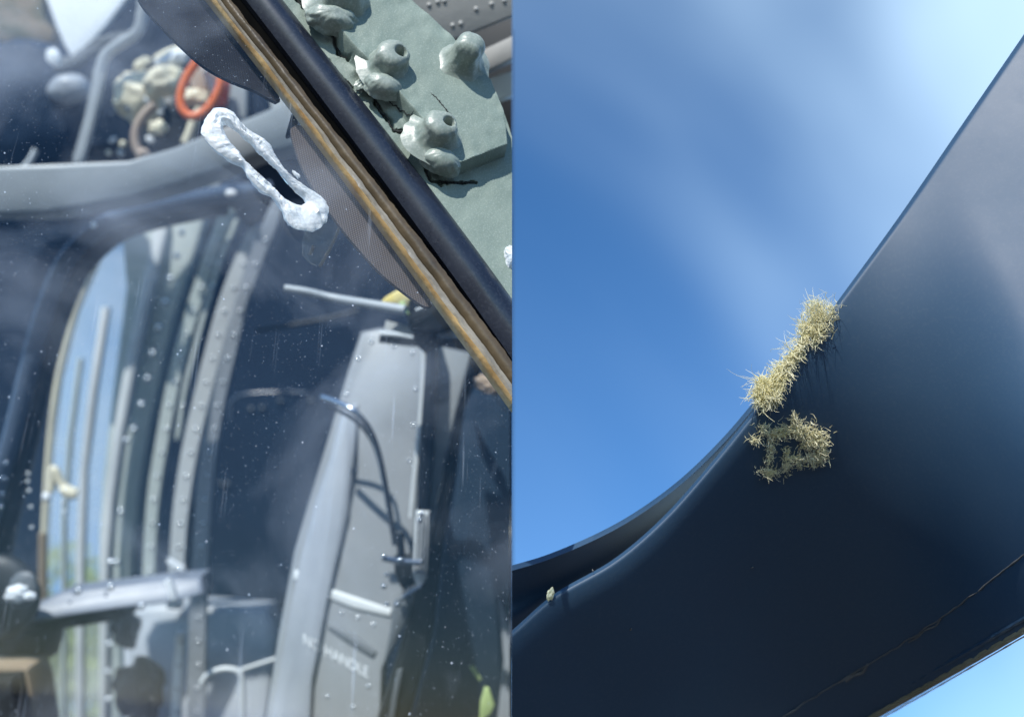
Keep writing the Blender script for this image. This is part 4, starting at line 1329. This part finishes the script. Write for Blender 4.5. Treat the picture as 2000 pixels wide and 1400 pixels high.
# ---- frayed fibres
def tuft(name, spots, label, seed, kind='stuff'):
    """each spot: px, py, spread x, spread y, count, length px, direction px (x,y), forward bias, width px, depth offset"""
    rnd = random.Random(seed)
    bm = bmesh.new()
    for (cx, cy, sx, sy, cnt, ln, dx, dy, fw, wd, dz) in spots:
        for _ in range(int(cnt * 1.7)):
            bx, by = rnd.gauss(cx, sx), rnd.gauss(cy, sy)
            z = grid_d(bx, by) + dz + rnd.uniform(-0.002, 0.002)
            p = P(bx, by, z)
            s = z / F
            dr = Vector((dx + rnd.gauss(0, 0.65), -dy + rnd.gauss(0, 0.65), -fw + rnd.gauss(0, 0.5)))
            if dr.length < 0.05:
                continue
            dr.normalize()
            L = ln * s * (rnd.uniform(0.3, 1.0) + (1.1 * rnd.random() if rnd.random() < 0.16 else 0))
            curl = Vector((rnd.gauss(0, 1), rnd.gauss(0, 1), rnd.gauss(0, 1))) * rnd.uniform(0.15, 0.75)
            pts, rad = [], []
            nseg = 7
            w_ = wd * 0.52 * s * rnd.uniform(0.5, 1.3)
            kink = rnd.random() < 0.15
            for k in range(nseg + 1):
                pts.append(p.copy())
                rad.append(w_ * (1 - 0.75 * k / nseg))
                p += dr * L / nseg
                dr = (dr + curl * 0.45 + (Vector((rnd.gauss(0, .5), rnd.gauss(0, .5), rnd.gauss(0, .5))) if kink else Vector((0, 0, 0)))).normalized()
            tube_bm(bm, pts, rad, 3)
    return fin(name, bm, M['fibre'], BL, False, 'R', label=label, kind=kind)

edge_dz = -0.001
tuft('frayed_fibres', [
    (1604, 620, 14, 14, 230, 26, -0.5, -0.8, 0.5, 1.5, edge_dz),
    (1590, 640, 9, 12, 120, 26, -0.2, 0.2, 0.6, 1.8, edge_dz),
    (1596, 606, 10, 8, 50, 34, -0.8, -0.7, 0.2, 1.2, edge_dz),
    (1622, 603, 4, 4, 12, 26, -0.1, -1.0, 0.2, 1.1, edge_dz),
    (1594, 655, 6, 8, 40, 18, 0.1, 0.9, 0.5, 2.2, edge_dz)], 'spiky cream fibre tuft at the upper end of the torn edge', 1)
tuft('frayed_fibres', [
    (1572, 640, 7, 8, 60, 30, -0.9, -0.5, 0.3, 1.4, edge_dz),
    (1572, 660, 5, 9, 80, 20, -0.4, 0.4, 0.5, 2.0, edge_dz),
    (1560, 662, 5, 5, 12, 46, -1.0, 0.1, 0.1, 1.2, edge_dz),
    (1562, 684, 5, 8, 110, 16, -0.3, 0.4, 0.5, 2.4, edge_dz),
    (1548, 702, 6, 7, 110, 18, -0.5, 0.3, 0.5, 2.2, edge_dz),
    (1546, 684, 4, 4, 10, 30, -1.0, -0.3, 0.1, 1.2, edge_dz),
    (1530, 722, 8, 9, 150, 24, -0.7, 0.4, 0.5, 2.0, edge_dz)], 'thin ragged line of fibres along the torn edge', 2)
tuft('frayed_fibres', [
    (1518, 742, 8, 10, 160, 30, -0.7, 0.5, 0.5, 1.9, edge_dz),
    (1498, 765, 11, 11, 260, 32, -0.7, 0.2, 0.7, 2.0, edge_dz - 0.003),
    (1492, 782, 9, 7, 130, 20, -0.4, 0.5, 0.6, 1.9, edge_dz - 0.003),
    (1510, 768, 8, 9, 120, 22, -0.2, 0.6, 0.7, 2.4, edge_dz - 0.002),
    (1490, 742, 5, 4, 14, 38, -1.0, 0.1, 0.1, 1.2, edge_dz),
    (1482, 772, 4, 5, 24, 24, -1.0, -0.1, 0.2, 1.5, edge_dz)], 'dense bright cream fibre tuft at the lower end of the torn edge', 3)
uz = -0.0015
tuft('frayed_fibres', [
    (1512, 846, 12, 5, 110, 16, -0.3, 0.2, 0.25, 1.6, uz),
    (1530, 840, 8, 6, 70, 16, 0.4, 0.0, 0.25, 1.6, uz),
    (1490, 836, 6, 5, 34, 16, 0.5, -0.4, 0.2, 1.4, uz),
    (1480, 858, 6, 4, 40, 18, -0.7, 0.3, 0.2, 1.5, uz),
    (1506, 872, 4, 9, 70, 10, 0.0, 0.6, 0.25, 1.6, uz),
    (1504, 895, 4, 7, 60, 10, -0.2, 0.5, 0.25, 1.6, uz),
    (1503, 922, 11, 5, 120, 13, 0.0, 0.3, 0.25, 1.6, uz),
    (1536, 910, 5, 8, 75, 13, 0.1, -0.1, 0.25, 1.6, uz),
    (1536, 890, 3, 8, 36, 18, -0.1, -0.9, 0.25, 1.5, uz),
    (1552, 896, 8, 4, 45, 16, 0.7, -0.3, 0.2, 1.5, uz),
    (1562, 908, 3, 4, 18, 10, 0.1, 0.5, 0.2, 1.4, uz)], 'ragged ring of dull cream fibres round the underside hole', 4)
tuft('frayed_fibres', [
    (1582, 850, 13, 10, 150, 17, 0.0, -0.2, 0.1, 1.7, uz),
    (1597, 862, 9, 10, 100, 17, 0.5, 0.1, 0.1, 1.7, uz),
    (1560, 842, 8, 7, 80, 16, -0.3, -0.4, 0.1, 1.6, uz),
    (1554, 822, 4, 6, 34, 18, -0.2, -0.8, 0.2, 1.5, uz),
    (1592, 894, 12, 7, 130, 16, 0.2, 0.4, 0.1, 1.7, uz),
    (1606, 880, 5, 9, 70, 13, 0.5, 0.3, 0.1, 1.6, uz),
    (1574, 870, 7, 5, 40, 14, 0.6, 0.6, 0.3, 1.5, uz)], 'broad mat of frayed fibres beside the underside hole', 5)
# torn core: thin curled shreds that hold the tufts together at the edge
rnd = random.Random(11)
for (x, y, rx, ry, a) in [(1497, 764, 19, 21, .3), (1522, 742, 13, 19, -.6), (1542, 712, 9, 20, -.6), (1560, 684, 8, 18, -.55), (1574, 656, 8, 14, -.4), (1598, 632, 17, 20, -.5), (1594, 655, 9, 10, 0)]:
    z = grid_d(x, y)
    blob('torn_core', x, y, z + 0.001, rx, ry, 9, M['fibre'], BL, rot=a, lump=0.55, freq=40, sub=4, side='R')
blob('edge_splinter', 1075, 1160, ZB + 0.012, 7, 12, 5, M['fibre'], BL, rot=-0.25, lump=0.35, side='R')
